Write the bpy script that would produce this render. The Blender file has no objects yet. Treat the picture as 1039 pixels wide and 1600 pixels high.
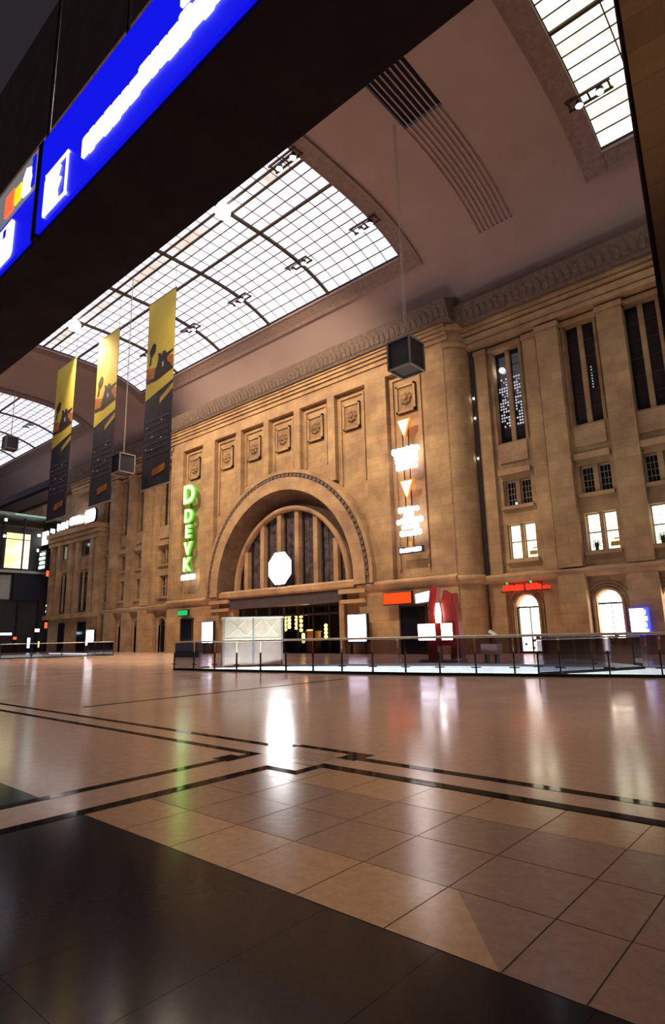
import bpy, math, random
import numpy as np
from mathutils import Matrix, Vector
random.seed(7)
D = bpy.data
S = bpy.context.scene
COL = S.collection

# ------------------------------------------------------------------ camera
F, PITCH, ROLL, YAW, CH = 913.98, 0.20738954, -0.02219347, 0.71857143, 1.24
fw = Vector((-math.sin(YAW)*math.cos(PITCH), math.cos(YAW)*math.cos(PITCH), math.sin(PITCH)))
rt = Vector((math.cos(YAW), math.sin(YAW), 0)); up = rt.cross(fw)
r2 = rt*math.cos(ROLL)+up*math.sin(ROLL); u2 = -rt*math.sin(ROLL)+up*math.cos(ROLL)
cam = D.cameras.new('camera'); co = D.objects.new('camera', cam); COL.objects.link(co)
cam.sensor_fit = 'VERTICAL'; cam.sensor_height = 24; cam.sensor_width = 24
cam.lens = F*24/1600; cam.clip_end = 600; cam.clip_start = .05
co.matrix_world = Matrix(((r2.x, u2.x, -fw.x, 0), (r2.y, u2.y, -fw.y, 0), (r2.z, u2.z, -fw.z, CH), (0, 0, 0, 1)))
S.camera = co
# ------------------------------------------------------------------ world, exposure
w = D.worlds.new('night'); S.world = w; w.use_nodes = True
w.node_tree.nodes['Background'].inputs[0].default_value = (.032, .027, .034, 1)
w.node_tree.nodes['Background'].inputs[1].default_value = .7
S.view_settings.view_transform = 'Standard'; S.view_settings.look = 'None'
S.view_settings.exposure = 0.0; S.view_settings.gamma = 1; S.view_settings.use_curve_mapping = False
SKY_L = 1.1        # brightness of the backlit skylight panes
LAMP_W = 13500      # watts of each globe lamp under the skylight ribs
RACK_W = 1700       # watts of each floodlight rack

def lamp(name, kind, loc, watts, col, size=.5, rot=None, parent=None, sy=None, aim=None, cone=130):
    l = D.lights.new(name, kind); l.energy = watts; l.color = col
    if kind == 'SPOT': l.spot_size = math.radians(cone); l.spot_blend = .6
    if aim: rot = Vector(aim).to_track_quat('-Z', 'Y').to_euler()
    if kind == 'AREA':
        l.size = size
        if sy: l.shape = 'RECTANGLE'; l.size_y = sy
    else: l.shadow_soft_size = size
    o = D.objects.new(name, l); COL.objects.link(o); o.location = loc
    if rot: o.rotation_euler = rot
    if parent: o.parent = parent
    return o

# ------------------------------------------------------------------ materials
MATS = {}
def nodes(name):
    m = D.materials.new(name); m.use_nodes = True; nt = m.node_tree
    MATS[name] = m
    return m, nt, nt.nodes['Principled BSDF']
def plain(name, col, rough=.6, metal=0, var=.12, scale=3., bump=.0, spec=.5):
    m, nt, b = nodes(name)
    n = nt.nodes.new('ShaderNodeTexNoise'); n.inputs['Scale'].default_value = scale; n.inputs['Detail'].default_value = 5
    g = nt.nodes.new('ShaderNodeNewGeometry'); nt.links.new(g.outputs['Position'], n.inputs['Vector'])
    r = nt.nodes.new('ShaderNodeValToRGB')
    r.color_ramp.elements[0].position = .3; r.color_ramp.elements[1].position = .7
    r.color_ramp.elements[0].color = tuple(c*(1-var) for c in col)+(1,)
    r.color_ramp.elements[1].color = tuple(min(1, c*(1+var)) for c in col)+(1,)
    nt.links.new(n.outputs['Fac'], r.inputs[0]); nt.links.new(r.outputs[0], b.inputs['Base Color'])
    b.inputs['Roughness'].default_value = rough; b.inputs['Metallic'].default_value = metal
    b.inputs['Specular IOR Level'].default_value = spec
    if bump:
        bp = nt.nodes.new('ShaderNodeBump'); bp.inputs['Strength'].default_value = bump; bp.inputs['Distance'].default_value = .05
        nt.links.new(n.outputs['Fac'], bp.inputs['Height']); nt.links.new(bp.outputs[0], b.inputs['Normal'])
    return m
def stone(name, col, bw=1.15, bh=.52, var=.2):
    m, nt, b = nodes(name)
    g = nt.nodes.new('ShaderNodeNewGeometry'); sp = nt.nodes.new('ShaderNodeSeparateXYZ'); nt.links.new(g.outputs['Position'], sp.inputs[0])
    ad = nt.nodes.new('ShaderNodeMath'); nt.links.new(sp.outputs[0], ad.inputs[0]); nt.links.new(sp.outputs[1], ad.inputs[1])
    cb = nt.nodes.new('ShaderNodeCombineXYZ'); nt.links.new(ad.outputs[0], cb.inputs[0]); nt.links.new(sp.outputs[2], cb.inputs[1])
    br = nt.nodes.new('ShaderNodeTexBrick'); nt.links.new(cb.outputs[0], br.inputs['Vector'])
    br.inputs['Scale'].default_value = 1; br.inputs['Brick Width'].default_value = bw; br.inputs['Row Height'].default_value = bh
    br.inputs['Mortar Size'].default_value = .014; br.inputs['Mortar Smooth'].default_value = .3; br.inputs['Bias'].default_value = 0
    br.inputs['Color1'].default_value = tuple(c*(1-var*.55) for c in col)+(1,)
    br.inputs['Color2'].default_value = tuple(c*(1+var*.45) for c in col)+(1,)
    br.inputs['Mortar'].default_value = tuple(c*.8 for c in col)+(1,)
    n = nt.nodes.new('ShaderNodeTexNoise'); n.inputs['Scale'].default_value = .55; n.inputs['Detail'].default_value = 8; n.inputs['Roughness'].default_value = .62
    nt.links.new(g.outputs['Position'], n.inputs['Vector'])
    r = nt.nodes.new('ShaderNodeValToRGB'); r.color_ramp.elements[0].position = .32; r.color_ramp.elements[1].position = .68
    r.color_ramp.elements[0].color = (.62, .56, .58, 1); r.color_ramp.elements[1].color = (1.12, 1.12, 1.0, 1)
    nt.links.new(n.outputs['Fac'], r.inputs[0])
    mx = nt.nodes.new('ShaderNodeMix'); mx.data_type = 'RGBA'; mx.blend_type = 'MULTIPLY'; mx.inputs[0].default_value = 1
    nt.links.new(br.outputs['Color'], mx.inputs[6]); nt.links.new(r.outputs[0], mx.inputs[7])
    nt.links.new(mx.outputs[2], b.inputs['Base Color'])
    bp = nt.nodes.new('ShaderNodeBump'); bp.inputs['Strength'].default_value = .25; bp.inputs['Distance'].default_value = .02; bp.invert = True
    nt.links.new(br.outputs['Fac'], bp.inputs['Height']); nt.links.new(bp.outputs[0], b.inputs['Normal'])
    b.inputs['Roughness'].default_value = .8; b.inputs['Specular IOR Level'].default_value = .25
    return m
def polished(name, col, rough=.16, var=.12, scale=9., spec=.5, coat=0.):
    m, nt, b = nodes(name)
    g = nt.nodes.new('ShaderNodeNewGeometry')
    n = nt.nodes.new('ShaderNodeTexNoise'); n.inputs['Scale'].default_value = scale; n.inputs['Detail'].default_value = 8; n.inputs['Roughness'].default_value = .65
    n2 = nt.nodes.new('ShaderNodeTexNoise'); n2.inputs['Scale'].default_value = .8; n2.inputs['Detail'].default_value = 3
    for k in (n, n2): nt.links.new(g.outputs['Position'], k.inputs['Vector'])
    r = nt.nodes.new('ShaderNodeValToRGB'); r.color_ramp.elements[0].position = .3; r.color_ramp.elements[1].position = .7
    r.color_ramp.elements[0].color = tuple(c*(1-var) for c in col)+(1,); r.color_ramp.elements[1].color = tuple(c*(1+var) for c in col)+(1,)
    nt.links.new(n.outputs['Fac'], r.inputs[0]); nt.links.new(r.outputs[0], b.inputs['Base Color'])
    mr = nt.nodes.new('ShaderNodeMapRange'); mr.inputs[1].default_value = .3; mr.inputs[2].default_value = .7
    mr.inputs[3].default_value = rough*.8; mr.inputs[4].default_value = rough*1.2
    nt.links.new(n2.outputs['Fac'], mr.inputs[0]); nt.links.new(mr.outputs[0], b.inputs['Roughness'])
    b.inputs['Specular IOR Level'].default_value = spec
    bp = nt.nodes.new('ShaderNodeBump'); bp.inputs['Strength'].default_value = .02; bp.inputs['Distance'].default_value = .01
    nt.links.new(n2.outputs['Fac'], bp.inputs['Height']); nt.links.new(bp.outputs[0], b.inputs['Normal'])
    return m
def mirror_dark(name, col, k, rough):
    m, nt, b = nodes(name); nt.nodes.remove(b)
    g = nt.nodes.new('ShaderNodeNewGeometry'); n = nt.nodes.new('ShaderNodeTexNoise'); n.inputs['Scale'].default_value = 25; n.inputs['Detail'].default_value = 6
    nt.links.new(g.outputs['Position'], n.inputs['Vector'])
    r = nt.nodes.new('ShaderNodeValToRGB'); r.color_ramp.elements[0].color = tuple(c*.6 for c in col)+(1,); r.color_ramp.elements[1].color = tuple(c*1.4 for c in col)+(1,)
    nt.links.new(n.outputs['Fac'], r.inputs[0])
    df = nt.nodes.new('ShaderNodeBsdfDiffuse'); nt.links.new(r.outputs[0], df.inputs[0])
    gl = nt.nodes.new('ShaderNodeBsdfGlossy'); gl.inputs['Roughness'].default_value = rough
    fr = nt.nodes.new('ShaderNodeFresnel'); fr.inputs[0].default_value = 1.45
    mu = nt.nodes.new('ShaderNodeMath'); mu.operation = 'MULTIPLY'; mu.inputs[1].default_value = k; nt.links.new(fr.outputs[0], mu.inputs[0])
    mx = nt.nodes.new('ShaderNodeMixShader'); nt.links.new(mu.outputs[0], mx.inputs[0]); nt.links.new(df.outputs[0], mx.inputs[1]); nt.links.new(gl.outputs[0], mx.inputs[2])
    nt.links.new(mx.outputs[0], nt.nodes['Material Output'].inputs[0])
    return m
def glow(name, col, strength, base=None):
    m, nt, b = nodes(name)
    b.inputs['Base Color'].default_value = (base or col)+(1,); b.inputs['Emission Color'].default_value = col+(1,)
    b.inputs['Emission Strength'].default_value = strength; b.inputs['Roughness'].default_value = .5
    return m
def glow_mottle(name, c0, c1, strength, scale=.35):
    m, nt, b = nodes(name)
    g = nt.nodes.new('ShaderNodeNewGeometry'); n = nt.nodes.new('ShaderNodeTexNoise'); n.inputs['Scale'].default_value = scale; n.inputs['Detail'].default_value = 3
    nt.links.new(g.outputs['Position'], n.inputs['Vector'])
    r = nt.nodes.new('ShaderNodeValToRGB'); r.color_ramp.elements[0].position = .35; r.color_ramp.elements[1].position = .6
    r.color_ramp.elements[0].color = c0+(1,); r.color_ramp.elements[1].color = c1+(1,)
    nt.links.new(n.outputs['Fac'], r.inputs[0]); nt.links.new(r.outputs[0], b.inputs['Emission Color'])
    b.inputs['Emission Strength'].default_value = strength; b.inputs['Base Color'].default_value = (.8, .8, .8, 1)
    return m
def clear(name, tint, gloss=.02):
    m, nt, b = nodes(name); nt.nodes.remove(b)
    tr = nt.nodes.new('ShaderNodeBsdfTransparent'); tr.inputs[0].default_value = tint+(1,)
    gl = nt.nodes.new('ShaderNodeBsdfGlossy'); gl.inputs['Roughness'].default_value = gloss; gl.inputs[0].default_value = (.9, .9, .9, 1)
    fr = nt.nodes.new('ShaderNodeFresnel'); fr.inputs[0].default_value = 1.35
    mx = nt.nodes.new('ShaderNodeMixShader'); nt.links.new(fr.outputs[0], mx.inputs[0]); nt.links.new(tr.outputs[0], mx.inputs[1]); nt.links.new(gl.outputs[0], mx.inputs[2])
    nt.links.new(mx.outputs[0], nt.nodes['Material Output'].inputs[0])
    return m

STONE = stone('sandstone', (.46, .31, .185))
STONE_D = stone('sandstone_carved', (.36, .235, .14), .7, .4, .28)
STONE_T = stone('sandstone_trim', (.47, .315, .20), 1.6, .6, .14)
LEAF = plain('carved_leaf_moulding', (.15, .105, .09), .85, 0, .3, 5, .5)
PLASTER = plain('ceiling_plaster', (.40, .30, .30), .9, 0, .06, .4)
PLASTER_M = plain('ceiling_moulding', (.26, .19, .185), .9, 0, .18, 4, .5)
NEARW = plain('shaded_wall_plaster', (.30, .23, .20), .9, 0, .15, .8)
BARM = plain('glazing_bar_metal', (.055, .042, .022), .6, .2)
BART = plain('glazing_bar_thin', (.10, .085, .06), .6, .2)
PANE = glow_mottle('skylight_pane', (.80, .77, .97), (.92, .89, 1.0), SKY_L)
PANE_OLD = glow_mottle('skylight_pane_yellowed', (.52, .47, .40), (.86, .82, .90), SKY_L*.95, .8)
PANE_W = glow_mottle('skylight_pane_warm', (.80, .78, .70), (1.0, .98, .86), SKY_L*1.05, .5)
VOID = plain('dark_void', (.008, .008, .012), .9)
SLOT = plain('vent_slot_panel', (.27, .205, .20), .9)
DGLASS = plain('dark_window_glass', (.010, .010, .016), .08, 0, .3, 2, 0, .6)
CURT = plain('curtained_glass', (.085, .07, .085), .25, 0, .6, 2.4)
LITP = glow_mottle('lit_window', (.90, .88, .52), (1, .98, .84), 3.2, .9)
LITD = glow_mottle('lit_shop', (1, .86, .58), (1, .95, .80), 8.0, 1.1)
WFRAME = plain('pale_window_frame', (.42, .34, .26), .6)
DFRAME = plain('dark_door_frame', (.035, .028, .024), .5)
FLOOR = polished('polished_floor', (.70, .475, .385), .17, .10, 9, .42)
TILE_L = polished('tile_light', (.62, .385, .25), .18, .14, 14)
TILE_D = polished('tile_dark', (.38, .24, .205), .19, .16, 14)  # darker field stone, deepened further to paint the shadow at the right
INLAY = mirror_dark('dark_inlay', (.022, .016, .022), .40, .06)
GRANITE = mirror_dark('dark_granite', (.026, .021, .030), .55, .14)
JOINT = plain('tile_joint', (.16, .10, .075), .8)
STEEL = plain('dark_steel', (.045, .045, .05), .35, .8)
RAIL = plain('brushed_handrail', (.72, .68, .62), .3, .9)
GLASS = clear('railing_glass', (.70, .68, .73))
GLASS_S = clear('railing_glass_dark', (.50, .52, .58))
BLACK = plain('black_sheet', (.055, .042, .048), .75, 0, .2, 3, 0, .2)
WHITE = plain('white_panel', (.80, .66, .54), .6)
PITW = plain('white_pit_fascia', (.82, .86, .84), .5)
BLUE = glow('blue_sign_light', (.004, .006, .80), 1.0)
SIGNW = glow('white_sign_light', (.90, .92, 1.0), 1.6)
GREYP = plain('grey_sign_panel', (.40, .40, .42), .6); GREYL = glow('grey_sign_light', (.30, .30, .33), .55)
BADGE_R = glow('red_badge', (1, .12, .04), 1.4); BADGE_Y = glow('yellow_badge', (1, .72, .02), 1.1)
CLOCK = glow('clock_face_light', (1, .98, 1.0), 22.)
GREEN = glow('green_letter', (.62, 1.0, .26), 2.4); GREEN_S = plain('green_letter_side', (.03, .22, .02), .5)
GREEN_F = glow('green_letter_side_light', (.06, .55, .02), .8)
TEXTW = glow('white_letter_light', (1, .97, 1), 3.2); ORANGE_E = glow('orange_letter_light', (1, .16, .01), 1.6)
TRIW = glow('white_triangle', (1, .93, .80), 5.)
REDLED = glow('red_led', (1, .045, .003), 1.2); REDLED2 = glow('red_letter_light', (1, .03, .01), 1.0)
POSTER = glow('poster_light', (1, .99, 1), 6.); KIOSKL = glow('kiosk_light_box', (1, .97, .98), 9.)
REDP = plain('red_enamel', (.33, .02, .015), .4)
EXITG = glow('green_exit_light', (.01, .38, .12), .9)
BLUEW = glow('blue_white_sign', (.86, .92, 1), 4.); BLUES = glow('blue_sign_edge', (.04, .06, 1), 2.)
GLOBE = glow('globe_light', (.93, .90, 1), 9.)
FLOOD = glow('flood_head_light', (1, .97, .93), 12.)
AMBER = glow('amber_light', (1, .50, .12), 5.); YELL = glow('yellow_light', (1, .85, .2), 3.); VIOLET = glow('violet_light', (.12, .05, .8), .8)
YWIN = glow_mottle('yellow_lit_window', (1, .72, .10), (1, .90, .55), 1.5, .5)
CYAN = glow('cyan_light', (.65, .95, 1), 4.); REDS = glow('small_red_light', (1, .1, .03), 2.)
YELLOW = plain('yellow_cloth', (.66, .52, .07), .8, 0, .12, .5); OCHRE = plain('ochre_cloth', (.50, .34, .05), .8, 0, .2, .8)
ORANGE = plain('orange_print', (.42, .13, .02), .8, 0, .5, 1.1); INK = plain('dark_print', (.022, .015, .022), .8, 0, .5, 2)
NAVY = plain('navy_cloth', (.016, .014, .036), .8, 0, .6, 1.2); PRINTW = plain('white_print', (.45, .45, .5), .8)
NAVYP = plain('navy_panel', (.014, .018, .040), .4); TEAL = plain('pale_canopy', (.30, .38, .36), .4)
CABLE = plain('pale_cable', (.45, .40, .36), .5)
BOXD = plain('dark_box_face', (.018, .016, .026), .5); BOXE = plain('box_edge_metal', (.24, .21, .22), .5)

# ------------------------------------------------------------------ mesh helpers
class MB:
    def __init__(s): s.v = []; s.f = []; s.m = []; s.cur = 0
    def quad(s, *p):
        i = len(s.v); s.v += [tuple(q) for q in p]; s.f.append(tuple(range(i, i+len(p)))); s.m.append(s.cur)
    def box(s, x0, x1, y0, y1, z0, z1):
        i = len(s.v)
        s.v += [(x0, y0, z0), (x1, y0, z0), (x1, y1, z0), (x0, y1, z0), (x0, y0, z1), (x1, y0, z1), (x1, y1, z1), (x0, y1, z1)]
        for q in ((3, 2, 1, 0), (4, 5, 6, 7), (0, 1, 5, 4), (1, 2, 6, 5), (2, 3, 7, 6), (3, 0, 4, 7)):
            s.f.append(tuple(i+k for k in q)); s.m.append(s.cur)
        return s
    def bar(s, a, b, r, n=8, r1=None):
        a = Vector(a); b = Vector(b); d = (b-a).normalized()
        u = d.cross(Vector((0, 0, 1)) if abs(d.z) < .9 else Vector((1, 0, 0))).normalized(); v = d.cross(u)
        i = len(s.v); r1 = r if r1 is None else r1
        for p, rr in ((a, r), (b, r1)):
            for k in range(n):
                t = 2*math.pi*k/n; s.v.append(tuple(p+u*math.cos(t)*rr+v*math.sin(t)*rr))
        for k in range(n):
            s.f.append((i+k, i+(k+1) % n, i+n+(k+1) % n, i+n+k)); s.m.append(s.cur)
        s.f.append(tuple(i+k for k in range(n))[::-1]); s.f.append(tuple(i+n+k for k in range(n))); s.m += [s.cur]*2
        return s
    def beam(s, a, b, wd, h):          # rectangular bar from a to b: width across (horizontal), height h
        a = Vector(a); b = Vector(b); d = (b-a).normalized()
        u = Vector((-d.y, d.x, 0)); u = u.normalized() if u.length > 1e-6 else Vector((1, 0, 0)); v = d.cross(u).normalized()
        i = len(s.v)
        for p in (a, b):
            for q in ((-1, -1), (1, -1), (1, 1), (-1, 1)): s.v.append(tuple(p+u*q[0]*wd/2+v*q[1]*h/2))
        for q in ((3, 2, 1, 0), (4, 5, 6, 7), (0, 1, 5, 4), (1, 2, 6, 5), (2, 3, 7, 6), (3, 0, 4, 7)):
            s.f.append(tuple(i+k for k in q)); s.m.append(s.cur)
        return s
    def prism(s, poly, a0, a1, ax='y'):  # polygon (u,v) extruded along an axis
        def P(u, v, a): return {'y': (u, a, v), 'z': (u, v, a), 'x': (a, u, v)}[ax]
        i = len(s.v); n = len(poly)
        s.v += [P(u, v, a0) for u, v in poly]+[P(u, v, a1) for u, v in poly]
        s.f.append(tuple(range(i, i+n))); s.f.append(tuple(range(i+2*n-1, i+n-1, -1))); s.m += [s.cur]*2
        for k in range(n):
            s.f.append((i+k, i+(k+1) % n, i+n+(k+1) % n, i+n+k)); s.m.append(s.cur)
        return s
    def grid(s, rows):                 # list of equal-length rows of points
        i = len(s.v); n = len(rows[0])
        for r in rows: s.v += [tuple(p) for p in r]
        for a in range(len(rows)-1):
            for b in range(n-1):
                s.f.append((i+a*n+b, i+a*n+b+1, i+(a+1)*n+b+1, i+(a+1)*n+b)); s.m.append(s.cur)
        return s
    def sphere(s, c, r, n=16, m=10):
        rows = [[(c[0]+r*math.sin(math.pi*a/m)*math.cos(2*math.pi*b/n), c[1]+r*math.sin(math.pi*a/m)*math.sin(2*math.pi*b/n), c[2]+r*math.cos(math.pi*a/m)) for b in range(n+1)] for a in range(m+1)]
        return s.grid(rows)
    def build(s, name, mat, parent=None, smooth=False):
        me = D.meshes.new(name); me.from_pydata(s.v, [], s.f); me.validate()
        for q in (mat if isinstance(mat, list) else [mat]): me.materials.append(q)
        if isinstance(mat, list) and len(me.polygons) == len(s.m):
            for p, k in zip(me.polygons, s.m): p.material_index = k
        if smooth:
            for p in me.polygons: p.use_smooth = True
        me.update()
        o = D.objects.new(name, me); COL.objects.link(o)
        if parent:
            o.parent = parent; o.location = -Vector(parent_world(parent))
        return o
def parent_world(p):
    v = Vector(p.location)
    while p.parent: p = p.parent; v += Vector(p.location)
    return v
def tag(o, label, cat, group=None, kind=None):
    o['label'] = label; o['category'] = cat
    if group: o['group'] = group
    if kind: o['kind'] = kind
    return o
def thing(name, loc, label, cat, group=None, kind=None):
    o = D.objects.new(name, None); COL.objects.link(o); o.location = loc; o.empty_display_size = .2
    return tag(o, label, cat, group, kind)
def bx(name, mat, par, *a): return MB().box(*a).build(name, mat, par)
def copy_tree(o, parent=None, d=(0, 0, 0)):
    c = o.copy(); COL.objects.link(c); c.parent = parent
    if parent is None: c.location = Vector(o.location)+Vector(d)
    for ch in list(o.children): copy_tree(ch, c)
    return c
def text_mesh(name, txt, size, depth, mat, par, loc, rot=(math.pi/2, 0, 0), bold=0.0):
    cu = D.curves.new('glyph', 'FONT'); cu.body = txt; cu.size = size; cu.extrude = depth; cu.offset = bold; cu.resolution_u = 3
    cu.align_x = 'CENTER'; cu.align_y = 'CENTER'
    t = D.objects.new('glyph', cu); COL.objects.link(t); bpy.context.view_layer.update()
    me = D.meshes.new_from_object(t.evaluated_get(bpy.context.evaluated_depsgraph_get()))
    vs = [v.co.copy() for v in me.vertices]; mid = Vector([(min(q[i] for q in vs)+max(q[i] for q in vs))/2 for i in range(3)])
    for v in me.vertices: v.co -= mid
    D.objects.remove(t); D.curves.remove(cu); me.name = name; me.materials.clear(); me.materials.append(mat)
    o = D.objects.new(name, me); COL.objects.link(o)
    o.rotation_euler = rot; o.location = loc
    if par: o.parent = par; o.location = Vector(loc)-parent_world(par)
    return o
def glyph_row(name, mat, par, x0, x1, z0, z1, y0, y1, seed, n=None):
    # a row of illegible rounded capitals, each a chamfered block of its own width and height
    rg = random.Random(seed); h = z1-z0; n = n or max(3, int((x1-x0)/(h*.72))); wd = (x1-x0)/n
    for k in range(n):
        a = x0+k*wd+wd*.03; b = a+wd*rg.uniform(.80, .98); t = z1-h*rg.choice((0, 0, .08, .16)); q = z0+h*rg.choice((0, 0, .06))
        c = min(wd, h)*.24
        MB().prism([(a+c, q), (b-c, q), (b, q+c), (b, t-c), (b-c, t), (a+c, t), (a, t-c), (a, q+c)], y0, y1).build(name, mat, par)

# ================================================================== FLOOR
PIT1 = [(-20.95, 14.12), (-17.5, 14.50), (-14.0, 14.92), (-10.6, 15.45), (-7.4, 16.15), (-3.9, 17.1), (1.5, 18.6), (2.5, 20.9), (-3.0, 21.2), (-7.4, 20.9), (-11.5, 20.2), (-16.0, 18.7), (-19.3, 17.1), (-20.7, 15.6)]
PIT2 = [(-49.3, 17.6), (-47.6, 21.5), (-46.6, 25.3), (-53.0, 26.2), (-62.0, 26.0), (-63.0, 18.0)]
def ring_fill(mb, poly, x0, x1, y0, y1, z):
    # rectangle with a polygonal hole, split into radial quads
    cx = sum(p[0] for p in poly)/len(poly); cy = sum(p[1] for p in poly)/len(poly)
    def ext(p):
        dx, dy = p[0]-cx, p[1]-cy; t = 1e9
        if dx > 0: t = min(t, (x1-cx)/dx)
        if dx < 0: t = min(t, (x0-cx)/dx)
        if dy > 0: t = min(t, (y1-cy)/dy)
        if dy < 0: t = min(t, (y0-cy)/dy)
        return (cx+dx*t, cy+dy*t)
    area = sum(poly[i][0]*poly[(i+1) % len(poly)][1]-poly[(i+1) % len(poly)][0]*poly[i][1] for i in range(len(poly)))
    P = poly if area > 0 else poly[::-1]; n = len(P); cor = [(x0, y0), (x1, y0), (x1, y1), (x0, y1)]
    ang = lambda q: math.atan2(q[1]-cy, q[0]-cx)
    for i in range(n):
        a, b = P[i], P[(i+1) % n]; ea, eb = ext(a), ext(b); A, B = ang(a), ang(b)
        if B < A: B += 2*math.pi
        mid = [c for c in cor if A < ang(c) < B or A < ang(c)+2*math.pi < B]
        mid.sort(key=lambda c: (ang(c)-A) % (2*math.pi))
        pts = [a, ea]+mid+[eb, b]
        mb.quad(*[(p[0], p[1], z) for p in pts])
fl = MB()
fl.quad((6, -14, 0), (60, -14, 0), (60, 2.25, 0), (6, 2.25, 0))
fl.quad((-4.45, 2.25, -.014), (8, 2.25, -.014), (8, 4.42, -.014), (-4.45, 4.42, -.014))
fl.quad((8, 2.25, 0), (60, 2.25, 0), (60, 4.42, 0), (8, 4.42, 0))
fl.quad((-120, -14, 0), (-5.2, -14, 0), (-5.2, 4.42, 0), (-120, 4.42, 0))
fl.quad((-120, 4.42, 0), (60, 4.42, 0), (60, 12, 0), (-120, 12, 0))
ring_fill(fl, PIT1, -35, 60, 12, 30.0, 0)
ring_fill(fl, PIT2, -120, -35, 12, 30.0, 0)
fl.quad((-120, 30, 0), (60, 30, 0), (60, 40, 0), (-120, 40, 0))
floor = fl.build('floor', FLOOR); tag(floor, 'polished warm beige stone concourse floor with dark inlaid bands', 'floor', kind='structure')
def on_floor(name, mat, x0, x1, y0, y1, z=.002, h=.006): return bx(name, mat, floor, x0, x1, y0, y1, z-h, z)
on_floor('granite_bed', GRANITE, -4.45, 6, -14, 2.25, -.004, .004); on_floor('granite_bed', GRANITE, -120, -5.2, -14, 2.25, .001, .004); on_floor('light_band', FLOOR, -5.2, -4.45, -14, 4.42, 0, .01)
# joints bed below the tiles
on_floor('joint_bed', JOINT, -4.45, 8, 2.25, 4.41, -.006, .004)
rows = [2.25, 2.79, 3.33, 3.87, 4.41]
xs = [-4.45]+[-1.19-.54*k for k in range(6, -1, -1)]+[-.88+.54*k for k in range(0, 17)]
xs = sorted(x for x in xs)
for j in range(4):
    for i in range(len(xs)-1):
        a, b = xs[i]+.0035, xs[i+1]-.0035; c, d = rows[j]+.0035, rows[j+1]-.0035
        mat = TILE_L if (j == 3 or (j == 0 and b < -1.18)) else TILE_D
        if j == 0 and abs(xs[i+1]+1.19) < .01:      # border tile split light and dark to paint a shadow edge
            MB().prism([(a, c), (b, c), (a+.055, d), (a, d)], -.010, 0, 'z').build('paving_tile', TILE_L, floor)
            MB().prism([(b, c+.001), (b, d), (a+.056, d)], -.010, 0, 'z').build('paving_tile', TILE_D, floor)
        else: bx('paving_tile', mat, floor, a, b, c, d, -.010, random.choice((0, 0, -.0006)))
# dark granite zone in front
for i in range(24):
    for j in range(4):
        a = -4.45+i*.6; d = 2.245-j*1.2
        if a < 6: bx('granite_slab', GRANITE, floor, a+.001, a+.599, d-1.199, d-.001, -.012, .0008)
for i in range(16):
    for j in range(2): bx('granite_slab', GRANITE, floor, -5.2-(i+1)*.6+.001, -5.2-i*.6-.001, 2.25-(j+1)*1.2, 2.25-j*1.2-.001, -.01, .0015)
T = .11
def strip(x0, x1, y0, y1): return on_floor('inlay_strip', INLAY, x0, x1, y0, y1)
strip(-120, -5.05, 4.42, 4.53); strip(-120, -5.05, 4.88, 4.99)
strip(-4.17, 60, 4.42, 4.55); strip(-4.0, 60, 4.86, 4.98)
strip(-5.20, -5.08, -6, 4.05); strip(-4.57, -4.44, -6, 4.05)
strip(-5.30, -5.04, 4.05, 4.30); strip(-5.17, -5.05, 4.30, 4.42)
strip(-4.57, -4.06, 4.05, 4.16); strip(-4.17, -4.06, 4.16, 4.42)
strip(-5.16, -5.05, 4.99, 5.10); strip(-5.05, -4.0, 5.05, 5.16); strip(-4.24, -4.0, 4.82, 5.05)
strip(-11.36, -11.24, 5.6, 13.2)
# a fine ribbed plate in the middle of the junction
for k in range(9): bx('ribbed_plate', JOINT, floor, -4.95+k*.085, -4.935+k*.085, 4.55, 4.9, -.004, .0006)
# pits: fascia, walls and lower level
def pit(poly, n):
    area = sum(poly[i][0]*poly[(i+1) % len(poly)][1]-poly[(i+1) % len(poly)][0]*poly[i][1] for i in range(len(poly)))
    P = poly if area > 0 else poly[::-1]
    mb = MB()
    for i in range(len(P)):
        a, b = P[i], P[(i+1) % len(P)]
        mb.quad((a[0], a[1], 0), (b[0], b[1], 0), (b[0], b[1], -1.4), (a[0], a[1], -1.4))
    mb.build('pit_fascia', PITW, floor)
    cx = sum(p[0] for p in P)/len(P); cy = sum(p[1] for p in P)/len(P)
    mb = MB(); mb.quad(*[(cx+(p[0]-cx)*1.5, cy+(p[1]-cy)*1.8, -5.6) for p in P])
    mb.build('lower_level_floor', PITW, floor)
    return cx, cy
pit(PIT1, 1); pit(PIT2, 2)
# the brightly lit lower shopping level
for (xa, ya), (xb, yb), tgt in ((PIT1[0], PIT1[5], (0, 1)), (PIT2[0], PIT2[2], (-1, .2))):
    ln = math.hypot(xb-xa, yb-ya)
    l = lamp('lower_level_light', 'AREA', ((xa+xb)/2+tgt[0]*.5, (ya+yb)/2+tgt[1]*.5, -.75), 55*ln, (.88, 1, .95), ln, None, floor, .25)
    l.rotation_euler = (Vector((0, 0, 0))).to_track_quat('-Z', 'Y').to_euler() if False else (math.radians(84), 0, math.atan2(yb-ya, xb-xa)+(0 if tgt[1] == 1 else 0))

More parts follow.
